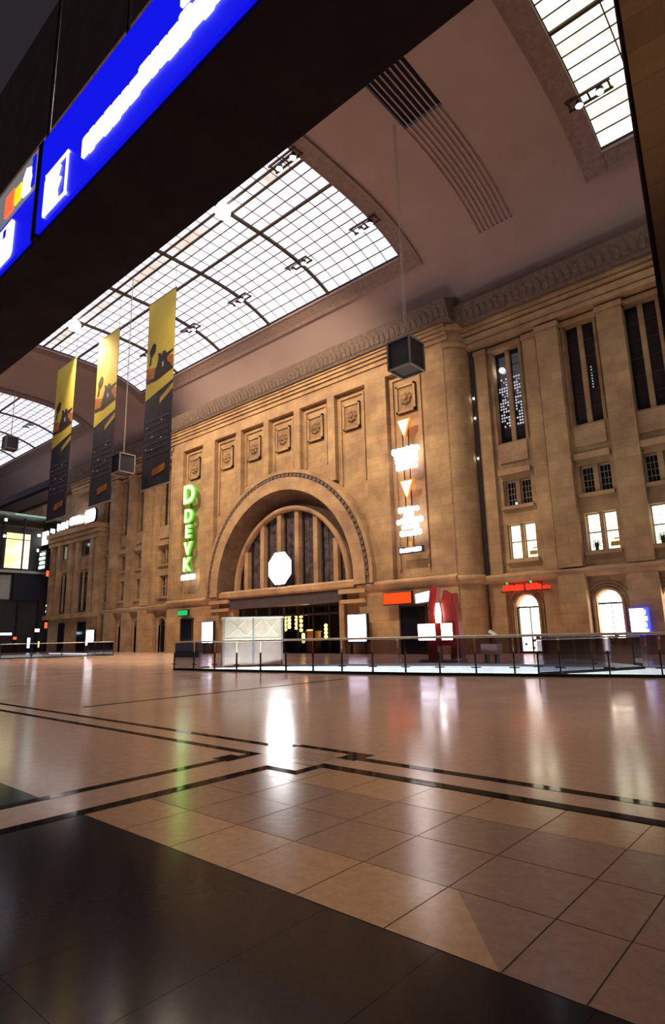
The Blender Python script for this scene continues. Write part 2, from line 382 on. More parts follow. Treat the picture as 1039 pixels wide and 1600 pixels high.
# ================================================================== CEILING
def zc(Y): return 26-.00151*abs(Y-20)**3.23
YC = list(np.linspace(9, 31.2, 38))
SKY = [(-48.9, -18.3), (-6.05, 24.55), (-91.75, -61.15)]
SY0, SY1 = 10.5, 28.0
ce = MB()
def strip_c(x0, x1, y0, y1, off=0, n=26):
    ys = np.linspace(y0, y1, n)
    ce.grid([[(x0, y, zc(y)+off) for y in ys], [(x1, y, zc(y)+off) for y in ys]])
strip_c(-130, -13.3, SY1, 31.4, n=14); strip_c(-11.1, 70, SY1, 31.4, n=14); strip_c(-13.3, -11.1, 28.85, 31.4, n=12); strip_c(-130, 70, 9, SY0, n=6)
edges = [-130, -91.75, -61.15, -48.9, -18.3, -13.3, -11.1, -6.05, 24.55, 70]
for a, b in ((-130, -91.75), (-61.15, -48.9), (-18.3, -13.3), (-11.1, -6.05), (24.55, 70)): strip_c(a, b, SY0, SY1)
ceiling = ce.build('ceiling', PLASTER, smooth=True); tag(ceiling, 'vaulted plaster hall ceiling framing three backlit skylights', 'ceiling', kind='structure')
# vent grille between the skylights
mb = MB(); ys = np.linspace(SY0, 21.4, 16); mb.grid([[(-13.3, y, zc(y)+.25) for y in ys], [(-11.1, y, zc(y)+.25) for y in ys]]); mb.build('vent_opening', VOID, ceiling)
mb = MB(); ys = np.linspace(21.4, 28.85, 16); mb.grid([[(-13.3, y, zc(y)+.05) for y in ys], [(-11.1, y, zc(y)+.05) for y in ys]]); mb.build('vent_backing', SLOT, ceiling)
for k in range(9):
    for ya, yb, hw in ((SY0, 21.4, .036), (21.4, 28.85, .06)):
        x = -13.3+k*2.2/8; mb = MB(); ys = np.linspace(ya, yb, 16); up_ = .03 if ya < 20 else .05
        mb.grid([[(x-hw, y, zc(y)+up_) for y in ys], [(x-hw, y, zc(y)-.01) for y in ys], [(x+hw, y, zc(y)-.01) for y in ys], [(x+hw, y, zc(y)+up_) for y in ys]])
        mb.build('vent_slat', PLASTER, ceiling)
# moulded frames round the skylights
for (x0, x1) in SKY:
    for a, b, c, d in ((x0-1.1, x0, SY0-1, SY1+.9), (x1, x1+1.1, SY0-1, SY1+.9), (x0, x1, SY1, SY1+.9), (x0, x1, SY0-1, SY0)):
        mb = MB(); ys = np.linspace(c, d, 22 if d-c > 3 else 5)
        prof = [(0, 0), (0, -.16), (.2, -.10), (.8, -.10), (1, -.16), (1, 0)]
        if d-c > 3: mb.grid([[(a+(b-a)*u, y, zc(y)+h) for y in ys] for u, h in prof])
        else: mb.grid([[(x, c+(d-c)*u, zc(c+(d-c)*u)+h) for x in (a, b)] for u, h in prof])
        mb.build('skylight_moulding', PLASTER_M, ceiling)

# ------------------------------------------------------------------ skylights
YROW = list(np.linspace(28, 21.6, 10))+list(np.linspace(21.6, 19.3, 4))[1:]+[18.62]+list(np.linspace(18.62, 16.4, 4))[1:]+list(np.linspace(16.4, 10.5, 9))[1:]
def skylight(idx, x0, x1, label, n_ind_cols, from_right, vis_rows, warm=False, nc=30):
    W = thing('window_%d' % idx, ((x0+x1)/2, 20, 26.2), label, 'skylight', kind='structure')
    cw = (x1-x0)/nc; rest = MB(); rest2 = MB()
    for j in range(len(YROW)-1):
        ya, yb = YROW[j], YROW[j+1]
        old = 18.3 < yb < 19.2
        for i in range(nc):
            a = x0+i*cw+.03; b = a+cw-.06; c = max(ya, yb)-.04; d = min(ya, yb)+.04
            za, zb = zc(c)+.12, zc(d)+.12
            near = (nc-1-i) if from_right else i
            mb = MB() if (near < n_ind_cols and j < vis_rows) else (rest2 if old else rest)
            k = len(mb.v)
            mb.v += [(a, c, za), (b, c, za), (b, d, zb), (a, d, zb), (a, c, za+.03), (b, c, za+.03), (b, d, zb+.03), (a, d, zb+.03)]
            for q in ((0, 1, 2, 3), (7, 6, 5, 4), (4, 5, 1, 0), (5, 6, 2, 1), (6, 7, 3, 2), (7, 4, 0, 3)): mb.f.append(tuple(k+t for t in q)); mb.m.append(0)
            if near < n_ind_cols and j < vis_rows: mb.build('pane', PANE_OLD if old else (PANE_W if warm else PANE), W)
    o = rest.build('pane_field', PANE_W if warm else PANE, W); o['kind'] = 'stuff'
    if rest2.v: o = rest2.build('pane_field', PANE_OLD, W); o['kind'] = 'stuff'
    # bars along the hall, one per row
    for j, y in enumerate(YROW):
        hw, h = (.08, .13) if abs(y-21.6) < .01 or abs(y-16.4) < .01 else ((.065, .10) if abs(y-19.3) < .01 or abs(y-18.62) < .01 else (.026, .03))
        bx('glazing_bar', BARM, W, x0, x1, y-hw, y+hw, zc(y)+.13-h, zc(y)+.16)
    # thin cross bars and heavy ribs
    for i in range(nc+1):
        x = x0+i*cw; rib = i % (nc//5) == 0 and 0 < i < nc
        hw, dz = (.09, .17) if rib else (.018, .015)
        mb = MB(); ys = np.linspace(SY0, SY1, 24)
        mb.grid([[(x-hw, y, zc(y)+.14) for y in ys], [(x-hw, y, zc(y)+.12-dz) for y in ys], [(x+hw, y, zc(y)+.12-dz) for y in ys], [(x+hw, y, zc(y)+.14) for y in ys]])
        mb.build('rib' if rib else 'cross_bar', BARM if rib else BART, W)
    return W
skylight(1, *SKY[0], 'large gridded backlit skylight above the arched portal', 22, True, 13)
skylight(2, *SKY[1], 'backlit skylight with creamier panes beside the ceiling vent grille', 5, False, 18, True, 15)
skylight(3, *SKY[2], 'far backlit skylight beyond the hanging banners', 6, True, 9)

# floodlight racks on the ribs and globe lamps
def rack(x, y, label, seed, watts=RACK_W):
    z = zc(y)-.12
    R = thing('floodlight_rack', (x, y, z), label, 'floodlight', 'floodlight racks under the skylights')
    for s in (-.28, .28): MB().beam((x-1.0, y+s, z-.05), (x+1.0, y+s, z-.05), .09, .09).build('rail', BARM, R)
    for s in (-.9, 0, .9): MB().beam((x+s, y-.3, z-.02), (x+s, y+.3, z-.02), .07, .07).build('cross_tie', BARM, R)
    rg = random.Random(seed)
    for k, s in enumerate((-.45, .45)):
        c = (x+s+rg.uniform(-.15, .15), y+rg.uniform(-.1, .1), z-.22)
        h = MB().bar((c[0], c[1], c[2]+.2), (c[0], c[1], c[2]-.04), .15, 12, .19).build('lamp_head', BOXD, R)
        MB().bar((c[0], c[1], c[2]-.04), (c[0], c[1], c[2]-.07), .17, 14, .15).build('lamp_glass', FLOOD, h)
    if watts: lamp('rack_light', 'SPOT', (0, 0, -.4), watts, (1, .74, .46), .3, None, R, None, (0, -.45, -1), 120)
for k, (x, t_) in enumerate(((-18.75, 'at the portal skylight edge facing the vent grille'), (-24.4, 'on the first heavy skylight rib from the vent grille'), (-30.5, 'on the second heavy skylight rib from the vent grille'),
                           (-36.6, 'on the third heavy skylight rib from the vent grille'), (-42.7, 'on the fourth heavy skylight rib from the vent grille'))): rack(x, 25.0, 'twin floodlight rack '+t_, k)
rack(-18.95, 18.5, 'twin floodlight rack in the middle corner of the large portal skylight', 11)
rack(-5.65, 25.2, 'twin floodlight rack under the creamier skylight beside the vent grille', 12, 500)
rack(-68.0, 25.0, 'twin floodlight rack under the far skylight beyond the banners', 13)
for k, x in enumerate((-24.05, -42.6)):
    y = 18.4; z = 25.5
    G = thing('globe_lamp', (x, y, z), 'round white globe lamp hanging from a skylight rib, '+('between two racks near the vent grille' if k == 0 else 'above the hanging banners'), 'lamp', 'globe lamps under the skylight')
    MB().sphere((x, y, z), .46, 20, 12).build('globe', GLOBE, G, True)
    MB().bar((x, y, z+.42), (x, y, 26.0), .06).build('stem', BARM, G)
    lamp('globe_light', 'SPOT', (0, 0, -.6), LAMP_W, (1, .75, .46), .4, None, G, None, (-.34 if k == 0 else .25, .66, -.78), 112)

# ================================================================== PORTAL WALL
AX, ZS = -32.0, 4.9
PW = thing('wall_portal', (AX, 31, 0), 'projecting sandstone portal block with great round arch', 'wall', kind='structure')
YB, YF = 31.0, 30.62
L0, L1 = -46.9, -17.1
def arch_z(x, r):
    d = abs(x-AX); return ZS+math.sqrt(max(0, r*r-d*d))
# back wall with arch hole (radius 6.05 at the glazing, the reveal covers the step)
RB = 7.25
mb = MB(); xsA = list(np.linspace(AX-RB, AX+RB, 49))
for a, b in zip(xsA[:-1], xsA[1:]):
    mb.quad((a, YB, arch_z(a, RB)), (b, YB, arch_z(b, RB)), (b, YB, 20.4), (a, YB, 20.4))
mb.box(L0, AX-RB, YB, YB+.8, 0, 20.4); mb.box(AX+RB, L1, YB, YB+.8, 0, 20.4)
mb.box(AX-RB, -38.2, YB, YB+.8, 0, ZS); mb.box(-26.0, AX+RB, YB, YB+.8, 0, ZS)
mb.box(-38.2, -26.0, YB+.1, YB+.8, 3.9, ZS-.1)
mb.box(L0-.6, L1+.6, 31.8, 34, 0, 24)   # mass behind
mb.v = mb.v[:-8]; mb.f = mb.f[:-6]; mb.m = mb.m[:-6]
mb.build('ashlar_field', STONE, PW)
# pilaster strips between the sunk panels
for a, b in ((-46.9, -45.3), (-42.3, -40.55), (-37.6, -36.95), (-34.1, -33.5), (-30.6, -29.95), (-27.1, -26.4), (-23.55, -21.75), (-18.85, -17.1)):
    m_ = (a+b)/2; lo = 4.6 if abs(m_-AX) > 8.95 else arch_z(a if abs(a-AX) < abs(b-AX) else b, 8.75)-.05
    if 8.6 < abs(m_-AX) < 10: lo = 4.6
    bx('pilaster_strip', STONE, PW, a, b, YF, YB, lo, 18.5)
bx('frieze_band', STONE_T, PW, L0, L1, YF, YB, 18.5, 19.5)
panels = [(-45.3, -42.3), (-40.55, -37.6), (-36.95, -34.1), (-33.5, -30.6), (-29.95, -27.1), (-26.4, -23.55), (-21.75, -18.85)]
for (a, b) in panels:
    c = (a+b)/2; pz = 18.3
    lo = 5.0 if abs(c-AX) > 9 else max(arch_z(a+.25, 8.9), arch_z(b-.25, 8.9))
    # inner frame of the panel
    fr = MB(); t = .13
    fr.box(a+.3, a+.3+t, YB-.12, YB, lo+.1 if lo > 5.1 else 5.2, pz-.25); fr.box(b-.3-t, b-.3, YB-.12, YB, lo+.1 if lo > 5.1 else 5.2, pz-.25); fr.box(a+.3, b-.3, YB-.12, YB, pz-.25, pz-.25+t)
    fr.build('panel_frame', STONE_T, PW)
    s = .76; z0, z1 = 15.62, 17.56
    sq = MB(); sq.box(c-s, c+s, YB-.10, YB-.02, z0, z1); sq.build('rosette_plate', STONE_D, PW)
    rim = MB(); q = .14
    rim.box(c-s, c+s, YB-.2, YB-.02, z1-q, z1); rim.box(c-s, c+s, YB-.2, YB-.02, z0, z0+q); rim.box(c-s, c-s+q, YB-.2, YB-.02, z0, z1); rim.box(c+s-q, c+s, YB-.2, YB-.02, z0, z1)
    rim.build('rosette_rim', STONE, PW)
    ro = MB(); zc_ = (z0+z1)/2
    for k in range(8):
        t_ = k*math.pi/4; ro.sphere((c+.33*math.cos(t_), YB-.12, zc_+.33*math.sin(t_)), .16, 8, 6)
    ro.sphere((c, YB-.15, zc_), .22, 10, 6); ro.build('rosette', STONE_D, PW, True)
def leaf(x, z0, y0, z1, y1):     # pointed leaf lying on the sloping cornice face
    mb = MB(); P = lambda u, t, e: (x+u, y0+(y1-y0)*t-e, z0+(z1-z0)*t-e*.4)
    o_ = [(-.12, 0), (.12, 0), (.15, .65), (0, 1), (-.15, .65)]
    mb.quad(*[P(u, t, .05) for u, t in o_])
    for k in range(5):
        a_, b_ = o_[k], o_[(k+1) % 5]; mb.quad(P(a_[0]*1.25, a_[1], -.02), P(b_[0]*1.25, b_[1], -.02), P(b_[0], b_[1], .05), P(a_[0], a_[1], .05))
    return mb
# entablature: fillets and leaf cornice
for k, (z0, z1, y) in enumerate(((19.45, 19.75, 30.5), (19.78, 19.98, 30.36), (20.02, 20.22, 30.22), (20.26, 20.42, 30.1))):
    bx('entablature_moulding', STONE_T if k % 2 else STONE, PW, L0-.35, L1+.35, y, 31.2, z0, z1)
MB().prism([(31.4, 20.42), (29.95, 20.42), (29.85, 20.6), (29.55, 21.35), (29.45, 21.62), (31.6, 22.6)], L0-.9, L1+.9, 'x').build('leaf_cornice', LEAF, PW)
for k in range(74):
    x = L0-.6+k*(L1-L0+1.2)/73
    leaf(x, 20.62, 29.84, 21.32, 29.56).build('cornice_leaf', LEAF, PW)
# rounded corner shafts
for xc, sg in ((L1, 1), (L0, -1)):
    mb = MB(); n = 14; r = 1.05
    rows_ = []
    for z in (0, 20.4): rows_.append([(xc+sg*r*math.sin(t), YF+r-r*math.cos(t), z) for t in np.linspace(0, math.pi/2, n)]+[(xc+sg*r, 33, z)])
    mb.grid(rows_); mb.build('rounded_corner', STONE, PW, True)
    for z0, z1, e in ((4.0, 4.5, .16), (18.9, 19.2, .12), (20.0, 20.5, .3)):
        mb = MB(); mb.grid([[(xc+sg*(r+ee)*math.sin(t), YF+r-(r+ee)*math.cos(t), z) for t in np.linspace(0, math.pi/2, n)] for z, ee in ((z0, 0), (z0, e), (z1, e), (z1, 0))]); mb.build('corner_moulding', STONE_T, PW, True)
    bx('corner_groove', STONE_D, PW, xc-.06*sg-.05, xc-.06*sg+.05, YF-.02, YF+.1, 4.5, 19.4)
# string course above the plinth
for a, b in ((L0, AX-RB-.2), (AX+RB+.2, L1)):
    MB().prism([(31, 4.0), (30.5, 4.0), (30.4, 4.12), (30.3, 4.35), (30.3, 4.45), (30.6, 4.6), (31, 4.6)], a, b, 'x').build('string_course', STONE_T, PW)
    bx('plinth', STONE, PW, a, b, 30.55, YB, 0, 4.0)
# arch: archivolt, bead ring, splayed reveal
def ring(name, mat, prof, z_end=None, n=56, smooth=True):
    rows_ = []
    for (r, y) in prof:
        p = [(AX-r, y, z_end if z_end is not None else ZS)]+[(AX-r*math.cos(t), y, ZS+r*math.sin(t)) for t in np.linspace(0, math.pi, n)]+[(AX+r, y, z_end if z_end is not None else ZS)]
        rows_.append(p)
    return MB().grid(rows_).build(name, mat, PW, smooth)
ring('archivolt', STONE_T, [(8.30, 30.62), (8.28, 30.2), (7.32, 30.2)], 4.5, smooth=False)
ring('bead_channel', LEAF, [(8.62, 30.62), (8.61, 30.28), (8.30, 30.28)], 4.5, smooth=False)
ring('arch_fillet', STONE, [(8.92, 31.0), (8.90, 30.22), (8.62, 30.22), (8.60, 30.45)], 4.5, smooth=False)
ring('splayed_reveal', stone('shade_painted_carved_stone', (.17, .11, .085), .6, .35, .3), [(7.32, 30.2), (7.24, 30.28), (7.18, 31.1), (6.95, 31.5), (6.6, 31.52), (6.25, 31.28)], 4.3)  # shade of the hollow is painted in with a darker stone colour
ring('window_arch_ring', STONE_T, [(6.25, 31.3), (6.22, 31.12), (6.05, 31.08), (5.88, 31.12), (5.85, 31.5)], 4.5)
for k in range(62):
    t = math.pi*(k+.5)/62; c = Vector((AX-8.45*math.cos(t), 30.25, ZS+8.45*math.sin(t))); d = Vector((math.sin(t), 0, math.cos(t))); e = Vector((-math.cos(t), 0, math.sin(t)))
    mb = MB(); mb.beam(c-d*.10, c+d*.10, .12, .20); mb.build('bead', LEAF, PW)
# glazing of the arch with mullions
AW = thing('window_4', (AX, 31.4, ZS), 'tall half round portal window with stone mullions', 'window', kind='structure')
R_ = 5.95; ml = [-36.86, -34.92, -32.97, -31.03, -29.08, -27.14]
cuts = [AX-R_]+ml+[AX+R_]
for a, b in zip(cuts[:-1], cuts[1:]):
    poly = [(a, ZS), (b, ZS)]+[(x, arch_z(x, R_)) for x in np.linspace(b, a, 8)]
    MB().prism(poly, 31.62, 31.66).build('pane', CURT, AW)
    for k in range(1, 4):      # folds of the curtains behind the glass
        x = a+(b-a)*k/4
        if arch_z(x, R_)-ZS > .6: bx('curtain_fold', DGLASS if k == 1 else CURT, AW, x-.10, x+.05, 31.58, 31.62, ZS, arch_z(x, R_)-.1)
for x in ml: bx('mullion', STONE_T, AW, x-.21, x+.21, 31.25, 31.7, ZS, min(arch_z(x-.21, R_), arch_z(x+.21, R_))+.05)
MB().prism([(31.7, 4.3), (30.5, 4.3), (30.35, 4.42), (30.35, 4.75), (30.6, 4.9), (31.7, 4.95)], AX-7.3, AX+7.3, 'x').build('sill', STONE_T, AW)
# portal lintel and dark vestibule
DO = thing('door_1', (AX, 31, 0), 'wide dark portal entrance under a grey lintel', 'doorway', kind='structure')
bx('lintel', plain('lintel_metal', (.075, .06, .07), .5), DO, -38.2, -26.0, 30.55, 31.2, 3.45, 4.28)
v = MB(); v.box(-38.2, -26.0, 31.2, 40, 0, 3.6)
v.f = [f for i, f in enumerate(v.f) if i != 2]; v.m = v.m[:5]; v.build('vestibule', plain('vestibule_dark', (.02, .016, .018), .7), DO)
for a in (-38.2, -26.45): bx('door_post', STONE, DO, a, a+.45, 30.7, 31.3, 0, 3.5)
for k in range(8): bx('door_frame', DFRAME, DO, -37.7+k*1.58, -37.6+k*1.58, 31.6, 31.75, 0, 3.4)
bx('door_head', DFRAME, DO, -37.7, -26.5, 31.6, 31.75, 2.7, 2.85)
# capital on the pier right of the entrance
for a, b in ((-26.0, -24.0), (-40.3, -38.2)):
    bx('pier_capital', STONE_T, PW, a-.1, b+.1, 30.4, 30.7, 3.3, 3.55); bx('pier_capital', STONE_T, PW, a-.15, b+.15, 30.3, 30.7, 3.95, 4.25)
# side doors of the portal
def side_door(i, x0, x1, label):
    d = thing('door_%d' % i, ((x0+x1)/2, 30.5, 0), label, 'door', kind='structure')
    bx('door_leaf', DGLASS, d, x0+.1, x1-.1, 30.50, 30.56, 0, 2.85)
    bx('door_frame', DFRAME, d, x0, x0+.1, 30.42, 30.56, 0, 2.95); bx('door_frame', DFRAME, d, x1-.1, x1, 30.42, 30.56, 0, 2.95); bx('door_frame', DFRAME, d, x0, x1, 30.42, 30.56, 2.85, 2.95)
side_door(2, -21.3, -19.3, 'dark side door in portal plinth beside the red kiosk')
side_door(3, -44.7, -42.9, 'dark side door in portal plinth under the green exit sign')

# ================================================================== WINGS
def wing(name, label, mx):
    """mx maps the right wing's X into place (identity or mirror about the portal axis)"""
    Wg = thing(name, (mx(-10), 32.2, 0), label, 'wall', kind='structure')
    def b(nm, mat, x0, x1, *a):
        x0, x1 = sorted((mx(x0), mx(x1))); return bx(nm, mat, Wg, x0, x1, *a)
    Y = 32.2
    bays = [(-13.76, .86), (-9.36, .80), (-6.2, .80), (-2.0, .80)]
    x_end = 6.0
    # wall field built around the openings
    cols = []
    cur = -16.6
    mb = MB()
    def wb(x0, x1, z0, z1):
        x0, x1 = sorted((mx(x0), mx(x1))); mb.box(x0, x1, Y, Y+.9, z0, z1)
    for (c, h) in bays:
        wb(cur, c-h, 0, 20.5)
        for z0, z1 in ((3.3, 5.30), (7.35, 8.45), (10.0, 12.32), (18.3, 20.5)): wb(c-h, c+h, z0, z1)
        cur = c+h
    wb(cur, x_end, 0, 20.5)
    # door spandrels
    for (c, h) in bays:
        r = .66
        for sg in (-1, 1):
            xo, xi = c+sg*h, c+sg*r
            wb(xo, xi, 0, 3.3)
        n = 10
        for k in range(n):
            a_, b_ = c-r+2*r*k/n, c-r+2*r*(k+1)/n; zz = 2.6+math.sqrt(max(0, r*r-min(abs(a_-c), abs(b_-c))**2))
            if zz < 3.3: wb(a_, b_, zz, 3.3)
    mb.build('ashlar_field', STONE, Wg)
    # pilasters
    for x0, x1, yf in ((-15.75, -14.95, 31.95), (-12.55, -11.75, 31.95), (-11.6, -10.35, 31.62), (-8.25, -6.95, 31.8), (-4.9, -3.6, 31.62)):
        b('pilaster', STONE, x0, x1, yf, Y, 4.5, 18.3)
        b('pilaster_base', STONE, x0-.08, x1+.08, yf-.1, Y, 0, 4.1)
        b('pilaster_capital', STONE_T, x0-.06, x1+.06, yf-.08, Y, 18.3, 18.62)
    for (c, h) in bays:
        b('spandrel_panel', STONE_T, c-h-.02, c+h+.02, Y-.12, Y, 11.05, 12.2)
        b('ledge', STONE_T, c-h-.12, c+h+.12, Y-.3, Y, 10.28, 10.62)
        b('ledge', STONE_T, c-h-.12, c+h+.12, Y-.2, Y, 8.22, 8.42)
        b('ledge', STONE_T, c-h-.12, c+h+.12, Y-.2, Y, 5.08, 5.28)
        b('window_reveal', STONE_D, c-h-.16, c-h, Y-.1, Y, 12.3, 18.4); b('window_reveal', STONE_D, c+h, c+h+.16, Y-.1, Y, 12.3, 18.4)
        b('window_head', STONE_T, c-h-.2, c+h+.2, Y-.2, Y, 18.3, 18.6)
    x0, x1 = -16.2, x_end
    for z0, z1, y in ((18.75, 19.05, 31.5), (19.1, 19.5, 31.4), (19.6, 19.8, 31.25), (19.85, 20.1, 31.1)): b('entablature_moulding', STONE if z0 > 19.5 else STONE_T, x0, x1, y, 32.4, z0, z1)
    xa, xb = sorted((mx(x0), mx(x1)))
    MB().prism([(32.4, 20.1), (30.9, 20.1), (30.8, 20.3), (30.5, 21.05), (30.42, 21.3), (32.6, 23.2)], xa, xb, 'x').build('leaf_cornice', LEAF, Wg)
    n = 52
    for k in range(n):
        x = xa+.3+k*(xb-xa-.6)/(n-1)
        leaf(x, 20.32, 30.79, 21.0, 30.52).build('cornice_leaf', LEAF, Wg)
    MB().prism([(32.2, 3.95), (31.75, 3.95), (31.6, 4.1), (31.55, 4.3), (31.6, 4.4), (32.2, 4.55)], xa, xb, 'x').build('string_course', STONE_T, Wg)
    return Wg, bays
WR, BAYS = wing('wall_right', 'right sandstone wing wall with pilasters and stacked windows', lambda x: x)
bx('ashlar_field', STONE, WR, 6, 45, 32.2, 33.1, 0, 20.5); MB().prism([(32.4, 20.1), (30.9, 20.1), (30.8, 20.3), (30.5, 21.05), (30.42, 21.3), (32.6, 23.2)], 6, 45, 'x').build('leaf_cornice', LEAF, WR)
WL, _ = wing('wall_left', 'left sandstone wing wall with pilasters behind the banners', lambda x: 2*AX-x)

WN = [4]
def new_win(loc, label): WN[0] += 1; return thing('window_%d' % WN[0], loc, label, 'window', kind='structure')
ordn = ('next to the rounded portal corner', 'between the two broad pilasters', 'beyond the second broad pilaster', 'beyond the third broad pilaster')
lampspec = random.Random(3)
for side in (0, 1):
    mx = (lambda x: x) if side == 0 else (lambda x: 2*AX-x)
    wname = 'right' if side == 0 else 'left'
    for bi, (c0, h) in enumerate(BAYS):
        c = mx(c0); Y = 32.62
        # tall upper window: two dark lights and a stone mullion
        Wt = new_win((c, Y, 12.3), 'tall dark double window in the %s wing %s' % (wname, ordn[bi]))
        for s in (-1, 1):
            bx('pane', DGLASS, Wt, *(sorted((c+s*.09, c+s*h))), Y, Y+.04, 12.32, 18.3)
            for k in range(1, 6): bx('glazing_bar', DFRAME, Wt, *(sorted((c+s*.09, c+s*h))), Y-.03, Y, 12.32+k-.02, 12.34+k)
        bx('mullion', STONE_T, Wt, c-.13, c+.13, Y-.2, Y+.04, 12.32, 18.3)
        if side == 0 and bi == 0:     # lamp and beaded light strings behind the glass
            MB().sphere((c-.42, Y-.12, 17.1), .17, 12, 8).build('lamp_globe', GLOBE, Wt, True)
            dots = glow('bead_light', (.75, .80, .95), .55)
            for s in (-1, 1):
                for col in range(4):
                    m2 = MB()
                    for k in range(17):
                        if lampspec.random() < .72:
                            x = c+s*(.26+col*.15); z = 16.5-k*.19; m2.box(x-.045, x+.045, Y-.02, Y-.005, z-.05, z+.05)
                    m2.build('light_string', dots, Wt)
        if side == 0 and bi == 1:
            m2 = MB()
            for k in range(8): m2.box(c+.30, c+.36, Y-.02, Y-.005, 15.6-k*.17, 15.68-k*.17)
            m2.build('light_string', glow('pale_bead_light', (.7, .75, .8), .4), Wt)
        # small mezzanine window
        Wm = new_win((c, Y-.05, 8.4), 'small dark twin casement in the %s wing %s' % (wname, ordn[bi]))
        for s in (-1, 1):
            xa, xb = sorted((c+s*.18, c+s*.72))
            bx('pane', DGLASS, Wm, xa, xb, Y, Y+.03, 8.5, 9.9)
            f_ = MB(); t = .05
            f_.box(xa-t, xa, Y-.08, Y+.02, 8.45, 9.95); f_.box(xb, xb+t, Y-.08, Y+.02, 8.45, 9.95); f_.box(xa, xb, Y-.08, Y+.02, 8.43, 8.5); f_.box(xa, xb, Y-.08, Y+.02, 9.9, 9.98)
            f_.build('casement', WFRAME, Wm)
            m2 = MB()
            for k in (1, 2): m2.box(xa+(xb-xa)*k/3-.012, xa+(xb-xa)*k/3+.012, Y-.02, Y, 8.5, 9.9)
            for k in (1, 2, 3): m2.box(xa, xb, Y-.02, Y, 8.5+k*.35-.012, 8.5+k*.35+.012)
            m2.build('leaded_bar', WFRAME, Wm)
        bx('mullion', STONE_T, Wm, c-.13, c+.13, Y-.3, Y+.02, 8.45, 10.0)
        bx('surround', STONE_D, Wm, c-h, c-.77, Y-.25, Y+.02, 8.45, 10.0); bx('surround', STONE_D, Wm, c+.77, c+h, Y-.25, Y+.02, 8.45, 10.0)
        if side == 0 and bi == 0: MB().sphere((c-.28, Y-.03, 8.62), .05, 8, 6).build('spot_lamp', FLOOD, Wm)
        # lower window: lit on the right wing
        lit = side == 0
        Wl = new_win((c, Y-.05, 5.3), ('brightly lit cross-barred office window in the right wing %s' if lit else 'dark lower casement in the left wing, %s')
                     % ordn[bi])
        for s in (-1, 1):
            xa, xb = sorted((c+s*.15, c+s*.74))
            bx('pane', LITP if lit else DGLASS, Wl, xa, xb, Y, Y+.03, 5.36, 6.28); bx('pane', LITP if lit else DGLASS, Wl, xa, xb, Y, Y+.03, 6.36, 7.28)
            f_ = MB(); t = .05
            f_.box(xa-t, xa, Y-.06, Y+.03, 5.3, 7.34); f_.box(xb, xb+t, Y-.06, Y+.03, 5.3, 7.34)
            for z in (5.3, 6.28, 7.28): f_.box(xa, xb, Y-.06, Y+.03, z, z+.08)
            f_.build('casement', WFRAME if lit else WFRAME, Wl)
            if bi and s == 1 or bi == 2:
                bx('glazing_bar', OCHRE, Wl, (xa+xb)/2-.012, (xa+xb)/2+.012, Y-.02, Y, 6.36, 7.28); bx('glazing_bar', OCHRE, Wl, xa, xb, Y-.02, Y, 6.81, 6.83)
            if lit and bi and s == -1:      # a potted plant on the sill, leaves against the light
                pl = MB()
                for q in range(9):
                    t = q/8*math.pi; pl.beam(((xa+xb)/2, Y-.03, 5.55), ((xa+xb)/2+.22*math.cos(t), Y-.03, 5.6+.36*math.sin(t)), .02, .05)
                pl.box((xa+xb)/2-.09, (xa+xb)/2+.09, Y-.05, Y-.01, 5.38, 5.56)
                pl.build('window_plant', plain('plant_green', (.03, .08, .01), .6), Wl)
            if lit and s == 1: bx('desk_shape', OCHRE, Wl, xa+.1, xb-.05, Y-.02, Y-.005, 5.5, 5.75); bx('desk_shape', OCHRE, Wl, xa+.3, xb-.02, Y-.02, Y-.005, 5.85, 5.93)
        bx('mullion', STONE_T if lit else STONE_T, Wl, c-.10, c+.10, Y-.25, Y+.03, 5.3, 7.36)
        for s in (-1, 1): bx('surround', STONE_D, Wl, *(sorted((c+s*.79, c+s*h))), Y-.25, Y+.02, 5.3, 7.36)

